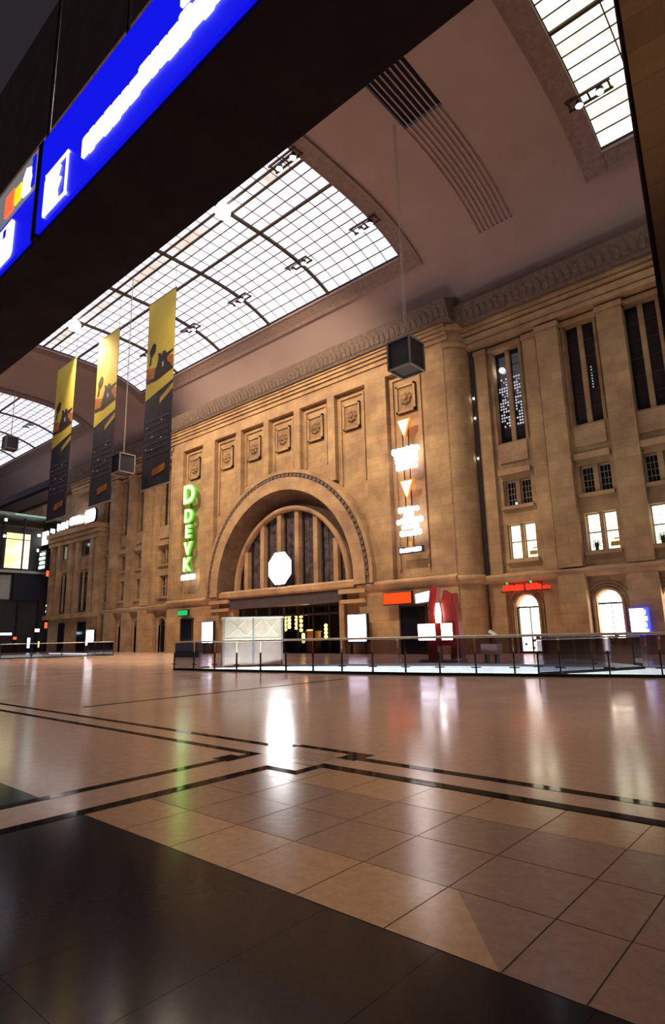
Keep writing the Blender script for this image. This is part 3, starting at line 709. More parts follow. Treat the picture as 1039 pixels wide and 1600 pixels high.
# arched shop doors
DN = [3]
def arch_door(c, lit, label, stock):
    DN[0] += 1; Y = 32.35; r = .62; zs = 2.58
    d = thing('door_%d' % DN[0], (c, Y, 0), label, 'door', kind='structure')
    pm = LITD if lit else DGLASS
    arc = [(c+r*math.cos(t), zs+r*math.sin(t)) for t in np.linspace(0, math.pi, 14)]
    MB().prism(arc, Y+.2, Y+.24).build('fanlight', pm, d)
    for s in (-1, 1): bx('door_leaf', pm, d, *(sorted((c+s*.03, c+s*r))), Y+.2, Y+.24, .1, zs-.06)
    fr = MB(); fr.box(c-r, c+r, Y+.1, Y+.24, zs-.08, zs+.02)
    if not stock or lit < 2: fr.box(c-.03, c+.03, Y+.12, Y+.24, 0, zs)
    fr.box(c-r, c+r, Y+.1, Y+.24, 0, .12); fr.box(c-r-.05, c-r, Y+.1, Y+.24, 0, zs); fr.box(c+r, c+r+.05, Y+.1, Y+.24, 0, zs)
    fr.build('door_frame', DFRAME, d)
    for k, (q, yy) in enumerate(((.66, 32.05), (.86, 32.12), (1.02, 32.16))):     # stepped stone surround
        rows_ = [[(c-q_*math.cos(t), y_, zs+q_*math.sin(t)) if 0 <= t <= math.pi else None for t in np.linspace(0, math.pi, 20)] for q_, y_ in ((q, 32.4), (q, yy), (q+.12, yy), (q+.12, 32.2))]
        rows_ = [[(R2[0][0], R2[0][1], 0)]+R2+[(R2[-1][0], R2[-1][1], 0)] for R2 in rows_]
        MB().grid(rows_).build('arch_surround', STONE_T if k % 2 == 0 else STONE_D, d, True)
    rg = random.Random(int(abs(c)*10))
    if stock:
        for k in range(stock):
            x = c-r+.1+rg.random()*(2*r-.35); z = .14+rg.random()*.75
            bx('shop_goods', rg.choice((OCHRE, ORANGE, REDP, WFRAME)), d, x, x+rg.uniform(.08, .22), Y+.14, Y+.19, z, z+rg.uniform(.06, .22))
    return d
arch_door(-13.76, 1, 'lit arched shop door with a glazed double leaf beside the portal corner', 4)
arch_door(-9.43, 2, 'lit arched shop window with goods, between two broad pilasters', 16)
arch_door(-6.25, 1, 'lit arched shop door beyond the blue and white light box', 4)
arch_door(-2.0, 0, 'dark arched door in the right wing beyond the third pilaster', 0)
for bi, (c0, h) in enumerate(BAYS): arch_door(2*AX-c0, 0, 'dark arched door in the left wing '+ordn[bi], 0)

# ================================================================== far left pavilion and gallery
PV = thing('wall_far_left', (-68, 31.2, 0), 'lower sandstone pavilion front carrying a row of lit signs', 'wall', kind='structure')
bx('ashlar_field', STONE, PV, -74.2, -61.9, 31.6, 33.5, 0, 13.6)
for x in (-74.2, -72.2, -69.2, -67.4, -64.0, -62.7): bx('pilaster', STONE_T, PV, x, x+.7, 31.2, 31.7, 4.3, 12.6)
bx('string_course', STONE_T, PV, -74.5, -61.8, 30.95, 31.7, 3.8, 4.3)
for z0, z1, y in ((12.6, 13.1, 31.1), (13.15, 13.6, 30.9), (13.65, 14.2, 30.7)): bx('cornice', STONE_T, PV, -74.5, -61.8, y, 33.5, z0, z1)
for x0, x1 in ((-71.2, -69.7), (-66.4, -64.5)):
    bx('window_bay', DGLASS, PV, x0, x1, 31.5, 31.64, 4.6, 8.9); bx('window_mullion', STONE_T, PV, (x0+x1)/2-.13, (x0+x1)/2+.13, 31.4, 31.64, 4.6, 8.9)
    bx('upper_window', DGLASS, PV, x0, x1, 31.5, 31.64, 10.9, 12.4); bx('door_opening', DGLASS, PV, x0, x1, 31.5, 31.64, 0, 3.3)
    bx('relief_panel', STONE_D, PV, x0, x1, 31.45, 31.64, 9.2, 10.5)
bx('upper_wall', STONE, PV, -76, -61.9, 33.4, 34.5, 13, 22)
MB().prism([(34.4, 20.1), (32.9, 20.1), (32.6, 20.8), (32.42, 21.3), (34.6, 23.2)], -130, -61.5, 'x').build('leaf_cornice', LEAF, PV)
bx('upper_wall', STONE, PV, -130, -76, 33.4, 34.5, 0, 22)
GA = thing('wall_gallery', (-77, 26, 0), 'dark glazed gallery front closing the far end of the hall', 'wall', kind='structure')
bx('gallery_core', plain('gallery_dark', (.03, .027, .033), .6), GA, -82, -76.4, 18, 33.2, 0, 15.2)
bx('canopy', TEAL, GA, -82, -75.0, 17, 33.2, 16.4, 16.7); bx('canopy_light', glow('canopy_light', (.55, .75, .68), .6), GA, -75.05, -75.0, 27, 31.4, 16.45, 16.65)
bx('yellow_window', YWIN, GA, -76.4, -76.3, 26.7, 28.7, 10.1, 14.4); bx('yellow_window', YWIN, GA, -76.4, -76.3, 28.8, 29.5, 10.1, 14.4)
bx('window_bar', DFRAME, GA, -76.3, -76.25, 26.6, 29.6, 13.6, 13.7); bx('window_bar', DFRAME, GA, -76.3, -76.25, 26.6, 26.7, 10, 14.5); bx('window_bar', DFRAME, GA, -76.3, -76.25, 29.5, 29.6, 10, 14.5)
bx('ledge', GREYP, GA, -76.4, -75.8, 18, 33, 9.5, 9.8)
bx('navy_board', NAVYP, GA, -76.4, -76.0, 27.9, 33, 6.2, 9.4); bx('grey_board', GREYP, GA, -76.4, -76.2, 24.5, 27.6, 6.3, 9.2)
for k in range(6): bx('gallery_post', STEEL, GA, -76.3, -76.1, 19+k*2.4, 19.15+k*2.4, 0, 16.4)
def small_light(name, mat, loc, sz, label, cat='light'):
    o = thing(name, loc, label, cat)
    MB().box(loc[0]-.06, loc[0]+.06, loc[1]-sz[0]/2-.05, loc[1]+sz[0]/2+.05, loc[2]-sz[1]/2-.05, loc[2]+sz[1]/2+.05).build('housing', BOXD, o)
    MB().box(loc[0]+.06, loc[0]+.1, loc[1]-sz[0]/2, loc[1]+sz[0]/2, loc[2]-sz[1]/2, loc[2]+sz[1]/2).build('lens', mat, o)
XG = -75.6
small_light('bulkhead_light', GLOBE, (XG, 26.2, 15.8), (.3, .3), 'small white light on gallery post above the yellow window')
small_light('bulkhead_light', GLOBE, (XG, 26.2, 13.8), (.25, .3), 'small white light on gallery post level with the yellow window')
small_light('bulkhead_light', GLOBE, (XG, 30.2, 14.3), (.35, .3), 'small white light right of the yellow window, top')
small_light('bulkhead_light', GLOBE, (XG, 30.2, 12.4), (.2, .3), 'small white light right of the yellow window, lower')
small_light('shop_light', CYAN, (XG, 27.3, 2.2), (1.4, .25), 'cyan light bar in the shop under the gallery')
small_light('shop_light', REDS, (XG, 28.4, 1.7), (.35, .3), 'small red light in the shop under the gallery')
small_light('shop_light', CYAN, (XG, 30.0, 1.1), (.3, 1.2), 'tall greenish display light in the shop under the gallery')
small_light('shop_light', YELL, (XG, 31.2, .9), (.15, .7), 'thin yellow display light beside the greenish one')
small_light('shop_light', GLOBE, (XG, 30.9, 2.6), (.5, .35), 'white spotlight pair over the shop entrance')
small_light('shop_light', GLOBE, (XG, 32.0, 5.6), (.5, .2), 'upper white light slit on the gallery corner')
small_light('shop_light', GLOBE, (XG, 32.0, 4.9), (.5, .2), 'lower white light slit on the gallery corner')
small_light('shop_light', REDS, (XG, 31.9, 3.2), (.3, .7), 'red lit panel at the gallery corner beside the pavilion')
small_light('shop_light', REDS, (XG, 31.6, 9.6), (.3, .7), 'red lamp above the navy board')
# signs on the pavilion
def box_sign(name, x0, x1, y, z0, z1, mat, label, cat='sign', rnd=.18):
    o = thing(name, ((x0+x1)/2, y, z0), label, cat); c = rnd
    P = lambda e: [(x0-e+c, z0-e), (x1+e-c, z0-e), (x1+e, z0-e+c), (x1+e, z1+e-c), (x1+e-c, z1+e), (x0-e+c, z1+e), (x0-e, z1+e-c), (x0-e, z0-e+c)]
    MB().prism(P(.05), y, y+.25).build('casing', BOXD, o); MB().prism(P(0), y-.03, y).build('light_face', mat, o)
    for s in (.2, .8): MB().bar((x0+(x1-x0)*s, y+.2, z0-.4), (x0+(x1-x0)*s, y+.2, z0), .05).build('foot', BOXD, o)
    return o
box_sign('square_sign', -65.6, -63.1, 31.2, 14.55, 16.05, TEXTW, 'white rounded square sign at the end of the pavilion roof lettering', rnd=.3)
RS = thing('roof_lettering', (-68.8, 31.2, 14.3), 'row of white lit letters along the pavilion roof', 'sign')
for q in ((-72.6, -70.5, 14.55, 15.45, 31.1, 31.2, 3, 4), (-70.2, -69.7, 14.5, 15.5, 31.1, 31.2, 4, 1), (-69.3, -65.8, 14.75, 15.75, 31.1, 31.2, 5, 8)): glyph_row('letter', TEXTW, RS, *q)
bx('mounting_rail', BOXD, RS, -72.8, -65.7, 31.2, 31.3, 14.3, 14.6)
box_sign('square_sign', -76.6, -74.6, 31.0, 13.2, 14.9, TEXTW, 'white square sign beside the gallery above the green lettering', rnd=.2)
small_light('round_lamp', GLOBE, (-73.6, 31.0, 14.7), (.5, .5), 'round white lamp left of the roof lettering')
GS = thing('green_lettering', (-74.6, 30.5, 10), 'small pale green lettering stacked in four rows beside the gallery', 'sign')
bx('backboard', BOXD, GS, -75.7, -73.7, 30.5, 30.6, 9.9, 12.3)
PALEG = glow('pale_green_letter', (.6, 1, .75), 1.8)
for k in range(4): glyph_row('letter', PALEG, GS, -75.5+.1*(k % 2), -73.9, 10.05+k*.55, 10.42+k*.55, 30.42, 30.5, 20+k)

# ================================================================== near wall (hall side we stand on)
NW = thing('wall_near', (-20, 8.2, 0), 'dark near side wall of the hall with a stone pier', 'wall', kind='structure')
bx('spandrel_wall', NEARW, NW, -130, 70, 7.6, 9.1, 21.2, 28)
bx('pier', STONE, NW, -1.17, 2.2, 7.6, 9.1, 0, 21.2)
bx('pier_edge_strip', BLACK, NW, -1.25, -1.17, 7.7, 8.0, 0, 21.2)
bx('pier', STONE, NW, -66, -62.6, 7.6, 9.1, 0, 21.2)

# ================================================================== CLOCK
CK = thing('octagonal_clock', (-32, 30.5, 5.0), 'octagonal clock with glowing white face hanging before the arch window', 'clock')
def octo(r, c=(-32.0, 6.25)): return [(c[0]+r*math.cos(math.pi/8+k*math.pi/4), c[1]+r*math.sin(math.pi/8+k*math.pi/4)) for k in range(8)]
MB().prism(octo(1.36), 30.42, 30.62).build('case', BOXD, CK)
MB().prism(octo(1.29), 30.38, 30.42).build('face', CLOCK, CK)
for s in (-.5, .5): MB().bar((-32+s, 30.55, 4.85), (-32+s, 30.55, 5.1), .06).build('bracket', BOXD, CK)
# ================================================================== LETTER SIGNS
LS = thing('letter_sign', (-43.8, 30.4, 6.5), 'vertical green glowing letters D D E V K on the portal', 'sign')
bx('mast', GREEN_S, LS, -43.85, -43.75, 30.5, 30.62, 6.3, 14.9)
for ch, z, sz, bo in (('D', 14.05, 2.3, .06), ('D', 12.05, 1.62, .04), ('E', 10.6, 1.55, .04), ('V', 9.05, 1.55, .04), ('K', 7.65, 1.62, .04)):
    text_mesh('letter_side', ch, sz, .10, GREEN_F, LS, (-43.66, 30.36, z), bold=bo+.05)
    text_mesh('letter', ch, sz, .04, GREEN, LS, (-43.66, 30.22, z), bold=bo)
MB().prism([(-44.45, 6.28), (-42.7, 6.28), (-42.6, 6.38), (-42.6, 6.66), (-42.7, 6.74), (-44.45, 6.74), (-44.55, 6.62), (-44.55, 6.38)], 30.25, 30.4).build('white_bar', TEXTW, LS)
RSg = thing('stacked_light_sign', (-20.2, 30.5, 6.3), 'white stacked lettering with two orange rimmed triangles on the portal', 'sign')
for s in (-.28, .18): MB().bar((-20.2+s, 30.55, 6.6), (-20.2+s, 30.55, 14.6), .035).build('mounting_rod', STEEL, RSg)
for zt in (14.85, 10.75):
    tri = lambda e: [(-20.62-e, zt+e*.6), (-19.85+e, zt+e*.6), (-20.24, zt-1.0-e*1.4)]
    MB().prism(tri(.13)[::-1], 30.36, 30.5).build('triangle_rim', ORANGE_E, RSg); MB().prism(tri(0)[::-1], 30.30, 30.36).build('triangle', TRIW, RSg)
for k, (a, b, z0, z1) in enumerate(((-21.25, -19.15, 12.62, 13.05), (-21.05, -19.3, 12.25, 12.66), (-21.0, -19.25, 11.93, 12.3), (-20.95, -19.35, 11.52, 11.9),
                                 (-20.95, -19.4, 8.72, 9.1), (-20.55, -19.8, 8.35, 8.72), (-21.1, -19.15, 8.0, 8.38), (-20.75, -19.45, 7.64, 7.98), (-20.9, -19.3, 7.2, 7.58))):
    glyph_row('letter', TEXTW, RSg, a, b, z0, z1, 30.30, 30.44, 40+k)
bx('small_board', INK, RSg, -21.1, -19.25, 30.44, 30.5, 6.12, 6.55)
glyph_row('small_letter', TEXTW, RSg, -21.0, -19.4, 6.2, 6.48, 30.36, 30.44, 60, 8)
bx('red_mark', ORANGE_E, RSg, -20.28, -20.1, 30.36, 30.46, 6.55, 6.85)
# other signs on the facade
def wall_box(name, x0, x1, y, z0, z1, face, label, cat, edge=BOXD):
    o = thing(name, ((x0+x1)/2, y, z0), label, cat)
    bx('casing', edge, o, x0-.06, x1+.06, y, y+.18, z0-.06, z1+.06); bx('light_face', face, o, x0, x1, y-.03, y, z0, z1)
    bx('wall_bracket', edge, o, (x0+x1)/2-.1, (x0+x1)/2+.1, y+.18, y+.45, (z0+z1)/2-.08, (z0+z1)/2+.08)
    return o
wall_box('led_sign', -22.15, -20.1, 30.05, 3.05, 3.72, REDLED, 'orange red glowing led sign left of the red kiosk', 'sign')
o = thing('slanted_sign', (-19.2, 30.1, 2.95), 'white slanted light sign between the orange sign and red kiosk', 'sign')
MB().prism([(-19.75, 3.0), (-18.55, 3.1), (-18.25, 3.75), (-19.75, 3.55)], 30.0, 30.04).build('light_face', TEXTW, o); MB().prism([(-19.8, 2.95), (-18.5, 3.05), (-18.2, 3.8), (-19.8, 3.6)], 30.04, 30.2).build('casing', BOXD, o)
wall_box('exit_sign', -44.6, -43.2, 30.1, 3.2, 3.62, EXITG, 'small green exit sign over the side door', 'exit sign')
def stand_poster(x0, x1, y, z0, z1, label):
    o = thing('light_poster', ((x0+x1)/2, y, 0), label, 'poster')
    bx('casing', BOXD, o, x0-.06, x1+.06, y, y+.25, z0-.08, z1+.06); bx('light_face', POSTER, o, x0, x1, y-.02, y, z0, z1)
    for x in (x0+.1, x1-.2): bx('foot', BOXD, o, x, x+.1, y+.05, y+.2, 0, z0)
stand_poster(-40.9, -39.5, 30.0, .85, 2.5, 'glowing white poster box between the side door and white hoarding')
stand_poster(-25.1, -23.6, 30.0, .8, 2.5, 'glowing white poster box on the pier right of the entrance')
stand_poster(-61.8, -60.2, 30.4, .75, 2.3, 'small glowing white poster box before the far left pavilion')
o = thing('shop_lettering', (-13.8, 31.8, 3.5), 'red glowing lettering above the first arched shop door', 'sign')
bx('rail', BOXD, o, -15.1, -12.3, 31.80, 31.86, 3.42, 3.46)
for q in ((-14.9, -13.7, 3.46, 3.80, 31.68, 31.8, 71, 8), (-13.55, -12.7, 3.46, 3.82, 31.68, 31.8, 72, 6), (-12.6, -12.2, 3.46, 3.66, 31.68, 31.8, 73, 3)): glyph_row('letter', REDLED2, o, *q)
for x in (-14.65, -13.25): MB().sphere((x, 31.72, 3.9), .07, 8, 6).build('green_lamp', glow('green_dot', (.02, .7, .25), 1.), o)
o = thing('light_box', (-8.0, 31.5, 1), 'white shop light box with blue glowing edge on the wall', 'sign')
bx('back', BLUES, o, -8.34, -7.48, 31.46, 31.62, .92, 2.22); bx('light_face', BLUEW, o, -8.30, -7.68, 31.40, 31.46, .95, 2.18)
for k in range(4): bx('letter_tab', BLUEW, o, -7.68, -7.55-.05*(k % 2), 31.40, 31.46, 1.0+k*.3, 1.2+k*.3)
# light cable in the corner between portal and wing
o = thing('light_cable', (-15.7, 31.8, 0), 'dark cable with tiny white lamps in the corner beside the portal', 'cable')
MB().beam((-15.85, 31.85, 4.4), (-15.85, 31.85, 18.6), .16, .12).build('cable_duct', BLACK, o)
for z in (15.5, 14.2, 11.6): MB().sphere((-15.85, 31.74, z), .06, 8, 6).build('lamp_bulb', FLOOD, o)

# ================================================================== RED KIOSK, HOARDING, STAND
o = thing('red_kiosk', (-13.7, 22.6, 0), 'red information kiosk with white light boxes and a slanted crown', 'kiosk')
for xa, xb in ((-14.2, -13.85), (-13.1, -12.75)):
    MB().prism([(xa, .1), (xb+.15, .1), (xb+.1, 1.7), (xa+.3, 2.9), (xa+.1, 1.7)], 22.35, 22.75).build('leg', REDP, o)
MB().prism([(-14.15, 2.2), (-13.75, 2.2), (-13.6, 3.2), (-13.95, 3.3)], 22.4, 22.7).build('crown_wing', REDP, o); MB().prism([(-13.35, 1.6), (-12.75, 1.6), (-12.95, 2.85), (-13.3, 3.05), (-13.45, 2.5)], 22.4, 22.7).build('crown_wing', REDP, o)
bx('back_panel', REDP, o, -14.25, -12.75, 22.7, 22.78, .7, 1.75)
for xa, xb in ((-14.55, -13.70), (-13.38, -12.86)):
    lb = bx('light_box', REDP, o, xa-.02, xb+.02, 22.2, 22.35, .91, 1.64); bx('light_face', KIOSKL, lb, xa, xb, 22.18, 22.2, .93, 1.62)
MB().prism([(-13.66, 1.66), (-13.46, 1.66), (-13.42, 2.05), (-13.5, 2.5), (-13.62, 2.5), (-13.7, 2.05)], 22.25, 22.34).build('light_tube', KIOSKL, o)
bx('base_plate', STEEL, o, -14.5, -12.6, 22.1, 22.9, 0, .1)
a = Vector((-20.47, 16.10, 0)); b = Vector((-18.97, 18.20, 0)); dr = (b-a).normalized(); nr = Vector((-dr.y, dr.x, 0))
o = thing('white_hoarding', tuple((a+b)/2), 'white panelled hoarding box with faint crossed braces behind the railing', 'hoarding')
def hb(mb, u0, u1, n0, n1, z0, z1):
    p = [a+dr*u+nr*n for u, n in ((u0, n0), (u1, n0), (u1, n1), (u0, n1))]
    mb.prism([(q.x, q.y) for q in p], z0, z1, 'z'); return mb
Ln = (b-a).length
hb(MB(), .0, Ln, .02, 1.4, .05, 2.02).build('panel_box', WHITE, o)
hb(MB(), -.04, Ln+.04, -.02, 1.44, 2.02, 2.1).build('top_rail', plain('white_edge', (.95, .93, .9), .5), o)
hb(MB(), 0, Ln, 0, .03, 1.18, 1.2).build('panel_seam', GREYP, o)
br_ = plain('pale_brace', (.92, .86, .80), .5)
for u0, u1 in ((.25, .9), (.9, .25), (1.0, 1.6), (1.75, 2.3), (2.3, 1.75)):
    u0, u1 = u0*Ln/2.5, u1*Ln/2.5; p = a+dr*u0+nr*.01; q = a+dr*u1+nr*.01
    MB().beam((p.x, p.y, 1.3), (q.x, q.y, 1.95), .02, .05).build('brace', br_, o)
for u in (0, Ln/2-.04, Ln-.08): hb(MB(), u, u+.08, -.02, .03, 0, 2.04).build('post', GREYP, o)
o = thing('display_stand', (-11.2, 22.3, 0), 'small white and red display stand left of the first shop door', 'stand')
bx('table', WHITE, o, -11.6, -10.9, 22.2, 22.7, .35, .75); bx('leg', STEEL, o, -11.5, -11.42, 22.3, 22.6, 0, .35); bx('leg', STEEL, o, -11.08, -11.0, 22.3, 22.6, 0, .35)
MB().prism([(-11.15, .75), (-10.98, .75), (-11.0, 1.1), (-11.1, 1.1)], 22.3, 22.45).build('red_figure', REDP, o)
MB().prism([(-11.3, 1.22), (-10.9, 1.0), (-10.95, 1.15), (-11.2, 1.32)], 22.3, 22.4).build('white_top', WHITE, o)
# lights inside the dark vestibule
vl = [(-36.35, AMBER, 1.2, 2.9), (-34.95, AMBER, 1.5, 2.9), (-34.3, AMBER, 1.6, 2.9), (-33.85, AMBER, 1.8, 2.9), (-33.05, AMBER, 1.7, 2.95), (-32.55, AMBER, 1.5, 2.9), (-32.8, YELL, .7, 1.4), (-32.2, YELL, .7, 1.4), (-30.4, YELL, 1.0, 2.1)]
for k, (x, m_, z0, z1) in enumerate(vl):
    o = thing('light_string', (x, 33.2+(.5 if k > 5 else 0), z0), 'vertical string of %s lights inside the dark entrance hall' % ('amber' if m_ is AMBER else 'yellow'), 'light', 'vertical %s lights in the entrance' % ('amber' if m_ is AMBER else 'yellow'))
    yv = 33.2+(.5 if k > 5 else 0); MB().bar((x, yv, z0), (x, yv, 3.6), .02).build('wire', BLACK, o)
    for q in range(4):
        zz = z0+(z1-z0)*(q+.5)/4; MB().sphere((x, yv, zz), .14, 8, 6).build('bulb', m_, o)
o = thing('wooden_counter', (-31.2, 33.2, 0), 'orange wooden counter inside the dark entrance hall', 'counter')
bx('counter_body', plain('orange_wood', (.75, .30, .10), .5), o, -31.65, -30.75, 32.9, 33.5, 0, 1.5); bx('counter_top', OCHRE, o, -31.7, -30.7, 32.8, 33.55, 1.5, 1.58)
lamp('counter_light', 'POINT', (0, -.9, 2.6), 40, (1, .6, .25), .1, None, o)
bx('counter_lamp', YELL, o, -31.6, -30.8, 32.85, 32.9, 1.62, 1.68)
for q in (-31.6, -30.85): bx('lamp_post', STEEL, o, q, q+.05, 32.86, 32.9, 1.58, 1.68)

# ================================================================== RAILINGS
def railing(pts, label, h=1.1, glass=GLASS, seg=1.13, base=True):
    o = thing('glass_railing', (pts[0][0], pts[0][1], 0), label, 'railing')
    P = [Vector((p[0], p[1], 0)) for p in pts]
    for a, b in zip(P[:-1], P[1:]):
        L = (b-a).length; n = max(1, round(L/seg)); d = (b-a)/n
        for k in range(n):
            p = a+d*k; q = a+d*(k+1); u = (q-p).normalized()
            g0, g1 = p+u*.03, q-u*.03
            nrm = Vector((-u.y, u.x, 0))*.006
            MB().prism([tuple((g0+nrm).xy), tuple((g1+nrm).xy), tuple((g1-nrm).xy), tuple((g0-nrm).xy)], .09, h-.04, 'z').build('glass_pane', glass, o)
            post = MB().beam(p+Vector((0, 0, 0)), p+Vector((0, 0, h*.62)), .035, .055).build('post', STEEL, o)
            MB().beam(p-u*.14+Vector((0, 0, .24)), p+u*.14+Vector((0, 0, .24)), .05, .03).build('glass_clamp', STEEL, post)
        MB().bar(a+Vector((0, 0, h)), b+Vector((0, 0, h)), .026, 8).build('handrail', RAIL, o)
        if base: MB().beam(a+Vector((0, 0, .04)), b+Vector((0, 0, .04)), .10, .08).build('base_rail', STEEL, o)
    return o
off = lambda P, d: [(p[0]+d[0], p[1]+d[1]) for p in P]
railing(off(PIT1[0:7], (0, -.08)), 'long glass railing with steel posts along the near edge of the floor opening')
railing(PIT1[8:12]+[(-18.3, 17.62)], 'glass railing along the far edge of the floor opening beside the hoarding', seg=2.2)
railing([(-20.98, 14.25), (-20.75, 15.6)], 'short glass railing return between the long railing and the hoarding', seg=.7)
railing([(-7.0, 16.75), (-5.2, 20.5)], 'dark glass escalator balustrade crossing the floor opening', 1.0, GLASS_S, 2.3)
railing([PIT2[5]]+PIT2[0:4], 'far glass railing around the floor opening before the left pavilion', seg=2.4)
bx('lit_edge_glow', SIGNW, floor, -60.5, -52.0, 26.05, 26.1, .03, .12)  # glowing bar stands in for light caught on the opening's edge, no lamp

# ================================================================== HANGING THINGS
def hang_box(x, y, z0, s, label):
    o = thing('hanging_box', (x, y, z0), label, 'hanging box', 'cubic boxes hanging from the ceiling')
    h = s/2; bx('body', BOXD, o, x-h+.03, x+h-.03, y-h+.03, y+h-.03, z0+.03, z0+s*1.15-.03)
    for sx in (-1, 1):
        for sy in (-1, 1):
            MB().beam((x+sx*h, y+sy*h, z0), (x+sx*h, y+sy*h, z0+s*1.15), .07, .07).build('edge_bar', BOXE, o)
    for z in (z0, z0+s*1.15):
        for q in (-1, 1):
            MB().beam((x-h, y+q*h, z), (x+h, y+q*h, z), .07, .07).build('edge_bar', BOXE, o); MB().beam((x+q*h, y-h, z), (x+q*h, y+h, z), .07, .07).build('edge_bar', BOXE, o)
    MB().bar((x, y, z0+s*1.15), (x, y, zc(y)+.05), .022, 6).build('cable', CABLE, o)
    MB().bar((x+.1, y, z0+s*1.15), (x+.1, y, zc(y)+.05), .012, 5).build('cable', CABLE, o)
hang_box(-13.55, 20.8, 12.85, 1.17, 'dark cubic box with pale edges hanging before the right portal bay')
hang_box(-34.35, 18.62, 11.8, 1.05, 'cubic box with pale edges hanging between two yellow banners')
hang_box(-56.4, 19.3, 18.7, 1.0, 'small cubic box hanging before the far skylight')
def banner(x0, x1, y, zb, zt, label):
    o = thing('hanging_banner', ((x0+x1)/2, y, zb), label, 'banner', 'yellow and navy hanging banners')
    W = x1-x0; X = lambda u: x0+W*u; Hh = zt-zb; Z = lambda v: zb+Hh*v
    zs = .485
    bx('cloth', NAVY, o, x0, x1, y, y+.03, zb, zt)
    MB().prism([(X(0), Z(.462)), (X(1), Z(.512)), (X(1), Z(1)), (X(0), Z(1))], y-.006, y).build('yellow_field', YELLOW, o)
    MB().prism([(X(0), Z(.56)), (X(.4), Z(.545)), (X(1), Z(.575)), (X(1), Z(.64)), (X(.72), Z(.66)), (X(.35), Z(.62)), (X(0), Z(.64))], y-.010, y-.006).build('orange_glow', ORANGE, o)
    MB().prism([(X(.02), Z(.552)), (X(.5), Z(.552)), (X(1), Z(.572)), (X(1), Z(.582)), (X(.5), Z(.566)), (X(.02), Z(.572))], y-.014, y-.010).build('dark_band', INK, o)
    # a dark reaching figure and its small companion
    MB().prism([(X(.30), Z(.565)), (X(.96), Z(.578)), (X(.90), Z(.60)), (X(.78), Z(.625)), (X(.76), Z(.648)), (X(.98), Z(.664)), (X(.98), Z(.674)), (X(.74), Z(.668)), (X(.70), Z(.685)), (X(.60), Z(.69)), (X(.57), Z(.665)), (X(.53), Z(.685)), (X(.43), Z(.692)), (X(.46), Z(.665)), (X(.40), Z(.63)), (X(.34), Z(.60))], y-.018, y-.010).build('figure', INK, o)
    MB().prism([(X(.10), Z(.645)), (X(.17), Z(.65)), (X(.19), Z(.685)), (X(.32), Z(.71)), (X(.34), Z(.745)), (X(.26), Z(.762)), (X(.20), Z(.755)), (X(.10), Z(.725)), (X(.14), Z(.69))], y-.018, y-.006).build('figure', INK, o)
    MB().prism([(X(.60), Z(.605)), (X(.66), Z(.61)), (X(.64), Z(.635)), (X(.58), Z(.63))], y-.022, y-.018).build('white_fleck', PRINTW, o)
    MB().prism([(X(.55), Z(.415)), (X(1), Z(.465)), (X(1), Z(.495)), (X(.55), Z(.445))], y-.008, y).build('ochre_stripe', OCHRE, o)
    MB().prism([(X(.38), Z(.055)), (X(.82), Z(.07)), (X(.82), Z(.105)), (X(.38), Z(.09))], y-.008, y).build('orange_tag', ORANGE, o)
    rg = random.Random(int(-x0))
    for k in range(7):
        z = .34-k*.03
        m2 = MB(); u = .08
        while u < .88:
            wd = rg.uniform(.02, .06); m2.box(X(u), X(u+wd), y-.006, y, Z(z), Z(z+.006)); u += wd+.02
        m2.build('print_line', plain('faint_print', (.09, .09, .16), .8) if 'faint_print' not in MATS else MATS['faint_print'], o)['kind'] = 'stuff'
    for u, v_ in ((.1, .31), (.62, .325), (.3, .255), (.62, .235), (.08, .20), (.3, .19)): bx('print_mark', PRINTW, o, X(u), X(u+.05), y-.008, y, Z(v_), Z(v_+.007))
    for z in (zb, zt): MB().bar((x0-.05, y+.015, z), (x1+.05, y+.015, z), .05).build('batten', BOXE, o)
    for x in (x0+.1, x1-.1): MB().bar((x, y+.015, zt), (x, y+.015, zc(y)+.1), .012, 5).build('suspension_wire', STEEL, o)
YBN = 19.3
k_ = YBN/18
banner(-30.9*k_, -27.95*k_, YBN, 1.24+(9.9-1.24)*k_, 1.24+(22.15-1.24)*k_, 'yellow and navy banner nearest the portal arch, right of a hanging box')
banner(-37.45*k_, -34.6*k_, YBN, 1.24+(9.95-1.24)*k_, 1.24+(22.05-1.24)*k_, 'yellow and navy banner in the middle, left of a hanging box')
banner(-44.0*k_, -40.9*k_, YBN, 1.24+(9.9-1.24)*k_, 1.24+(22.05-1.24)*k_, 'yellow and navy banner nearest the far skylight')

# ================================================================== OVERHEAD SIGN GANTRY
GY, GZ0, GZ1 = 1.61, 4.50, 5.44
G = thing('overhead_sign', (-4, 2, 4.5), 'long black overhead sign box with blue glowing direction panels', 'sign')
bx('body', BLACK, G, -16, 3.2, GY+.03, 2.39, GZ0, GZ1)
bx('blue_panel', BLUE, G, -4.60, 2.6, GY, GY+.03, GZ0+.04, GZ1-.01)
bx('blue_panel', BLUE, G, -9.2, -4.68, GY, GY+.03, GZ0+.04, 5.02)
bx('grey_panel', GREYL, G, -9.2, -4.68, GY, GY+.03, 5.03, GZ1-.01)
bx('panel_gap', BLACK, G, -4.68, -4.60, GY-.005, GY+.03, GZ0, GZ1)
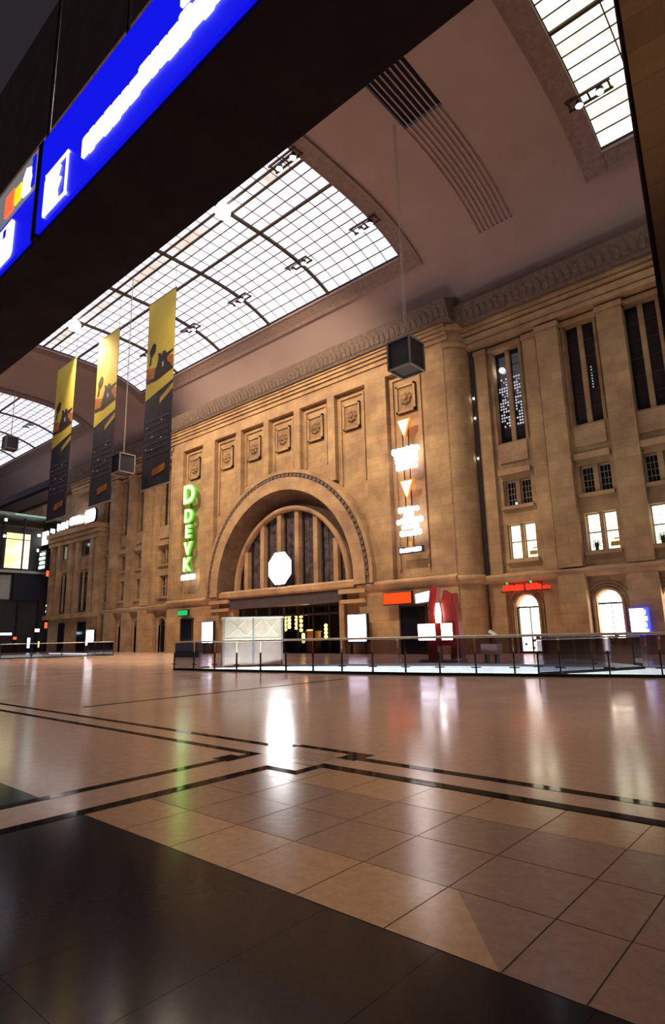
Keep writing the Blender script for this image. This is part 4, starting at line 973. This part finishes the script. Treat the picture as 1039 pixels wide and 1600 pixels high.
# pictogram with a white frame and figure
fr = MB(); t = .022; x0, x1, z0, z1 = -4.45, -4.05, 4.60, 4.99
fr.box(x0, x1, GY-.012, GY, z0, z0+t); fr.box(x0, x1, GY-.012, GY, z1-t, z1); fr.box(x0, x0+t, GY-.012, GY, z0, z1); fr.box(x1-t, x1, GY-.012, GY, z0, z1)
pf = fr.build('pictogram_frame', SIGNW, G)
MB().prism([(-4.45, 4.61), (-4.17, 4.61), (-4.20, 4.72), (-4.14, 4.80), (-4.20, 4.84), (-4.16, 4.92), (-4.24, 4.97), (-4.34, 4.95), (-4.45, 4.93)], GY-.016, GY-.006).build('pictogram_figure', SIGNW, pf)
# blurred white lettering
rg = random.Random(9)
def letters(xa, xb, zm, h, seed):
    rg = random.Random(seed); x = xa
    while x < xb:
        wd = rg.uniform(.09, .15); t = zm+h*rg.choice((.38, .38, .52, .40)); q = zm-h*rg.choice((.38, .38, .40, .46)); c = .016
        MB().prism([(x+c, q), (x+wd-c, q), (x+wd, q+c), (x+wd, t-c), (x+wd-c, t), (x+c, t), (x, t-c), (x, q+c)], GY-.014, GY).build('letter', SIGNW, G); x += wd*.97
letters(-3.80, -3.05, 4.83, .23, 1); letters(-3.02, -1.0, 4.86, .25, 2); letters(-2.55, -1.5, 5.09, .15, 5)
# left panel: badges and another pictogram
MB().prism([(-4.96, 5.08), (-4.80, 5.06), (-4.76, 5.18), (-4.80, 5.30), (-4.90, 5.34), (-4.96, 5.26)], GY-.014, GY).build('white_badge', SIGNW, G)
bx('blue_badge', BLUE, G, -4.78, -4.72, GY-.010, GY, 5.08, 5.38)
bx('yellow_badge', BADGE_Y, G, -5.14, -5.0, GY-.014, GY, 5.10, 5.26); bx('red_badge', BADGE_R, G, -5.36, -5.17, GY-.014, GY, 5.08, 5.30)
MB().prism([(-5.60, 4.58), (-5.14, 4.58), (-5.10, 4.62), (-5.10, 4.92), (-5.14, 4.96), (-5.60, 4.96)], GY-.014, GY).build('pictogram_plate', SIGNW, G)
bx('pictogram_mark', BLUE, G, -5.32, -5.26, GY-.018, GY-.014, 4.84, 4.92)
for x in (-12, -5.6, -4.0, 1.5): MB().bar((x, 2.0, GZ1), (x, 2.0, 21.3), .018, 6).build('hanger_rod', STEEL, G)
for x in (-12, -5.6, -4.0, 1.5): MB().beam((x, 2.0, 21.3), (x, 7.6, 21.6), .08, .08).build('hanger_arm', STEEL, G)

# ================================================================== ADDED LAMP out of view, put in to light the stone pier
o = thing('added_pier_lamp', (5.5, -4, 0), 'added pole lamp out of view, with a small warm head lighting the stone pier', 'lamp')
MB().bar((5.5, -4, 0), (5.5, -4, 8.2), .09, 10, .06).build('pole', STEEL, o)
MB().beam((5.5, -4, 8.2), (4.6, -3.4, 8.3), .3, .12).build('head', STEEL, o); MB().beam((5.3, -3.87, 8.12), (4.7, -3.47, 8.22), .24, .03).build('lens', glow('added_pier_lamp_glow', (1, .7, .4), 6.), o)
lamp('added_pier_light', 'SPOT', (-.6, .4, 7.9), 800, (1, .62, .36), .2, None, o, None, (-.35, 1, .45), 72)
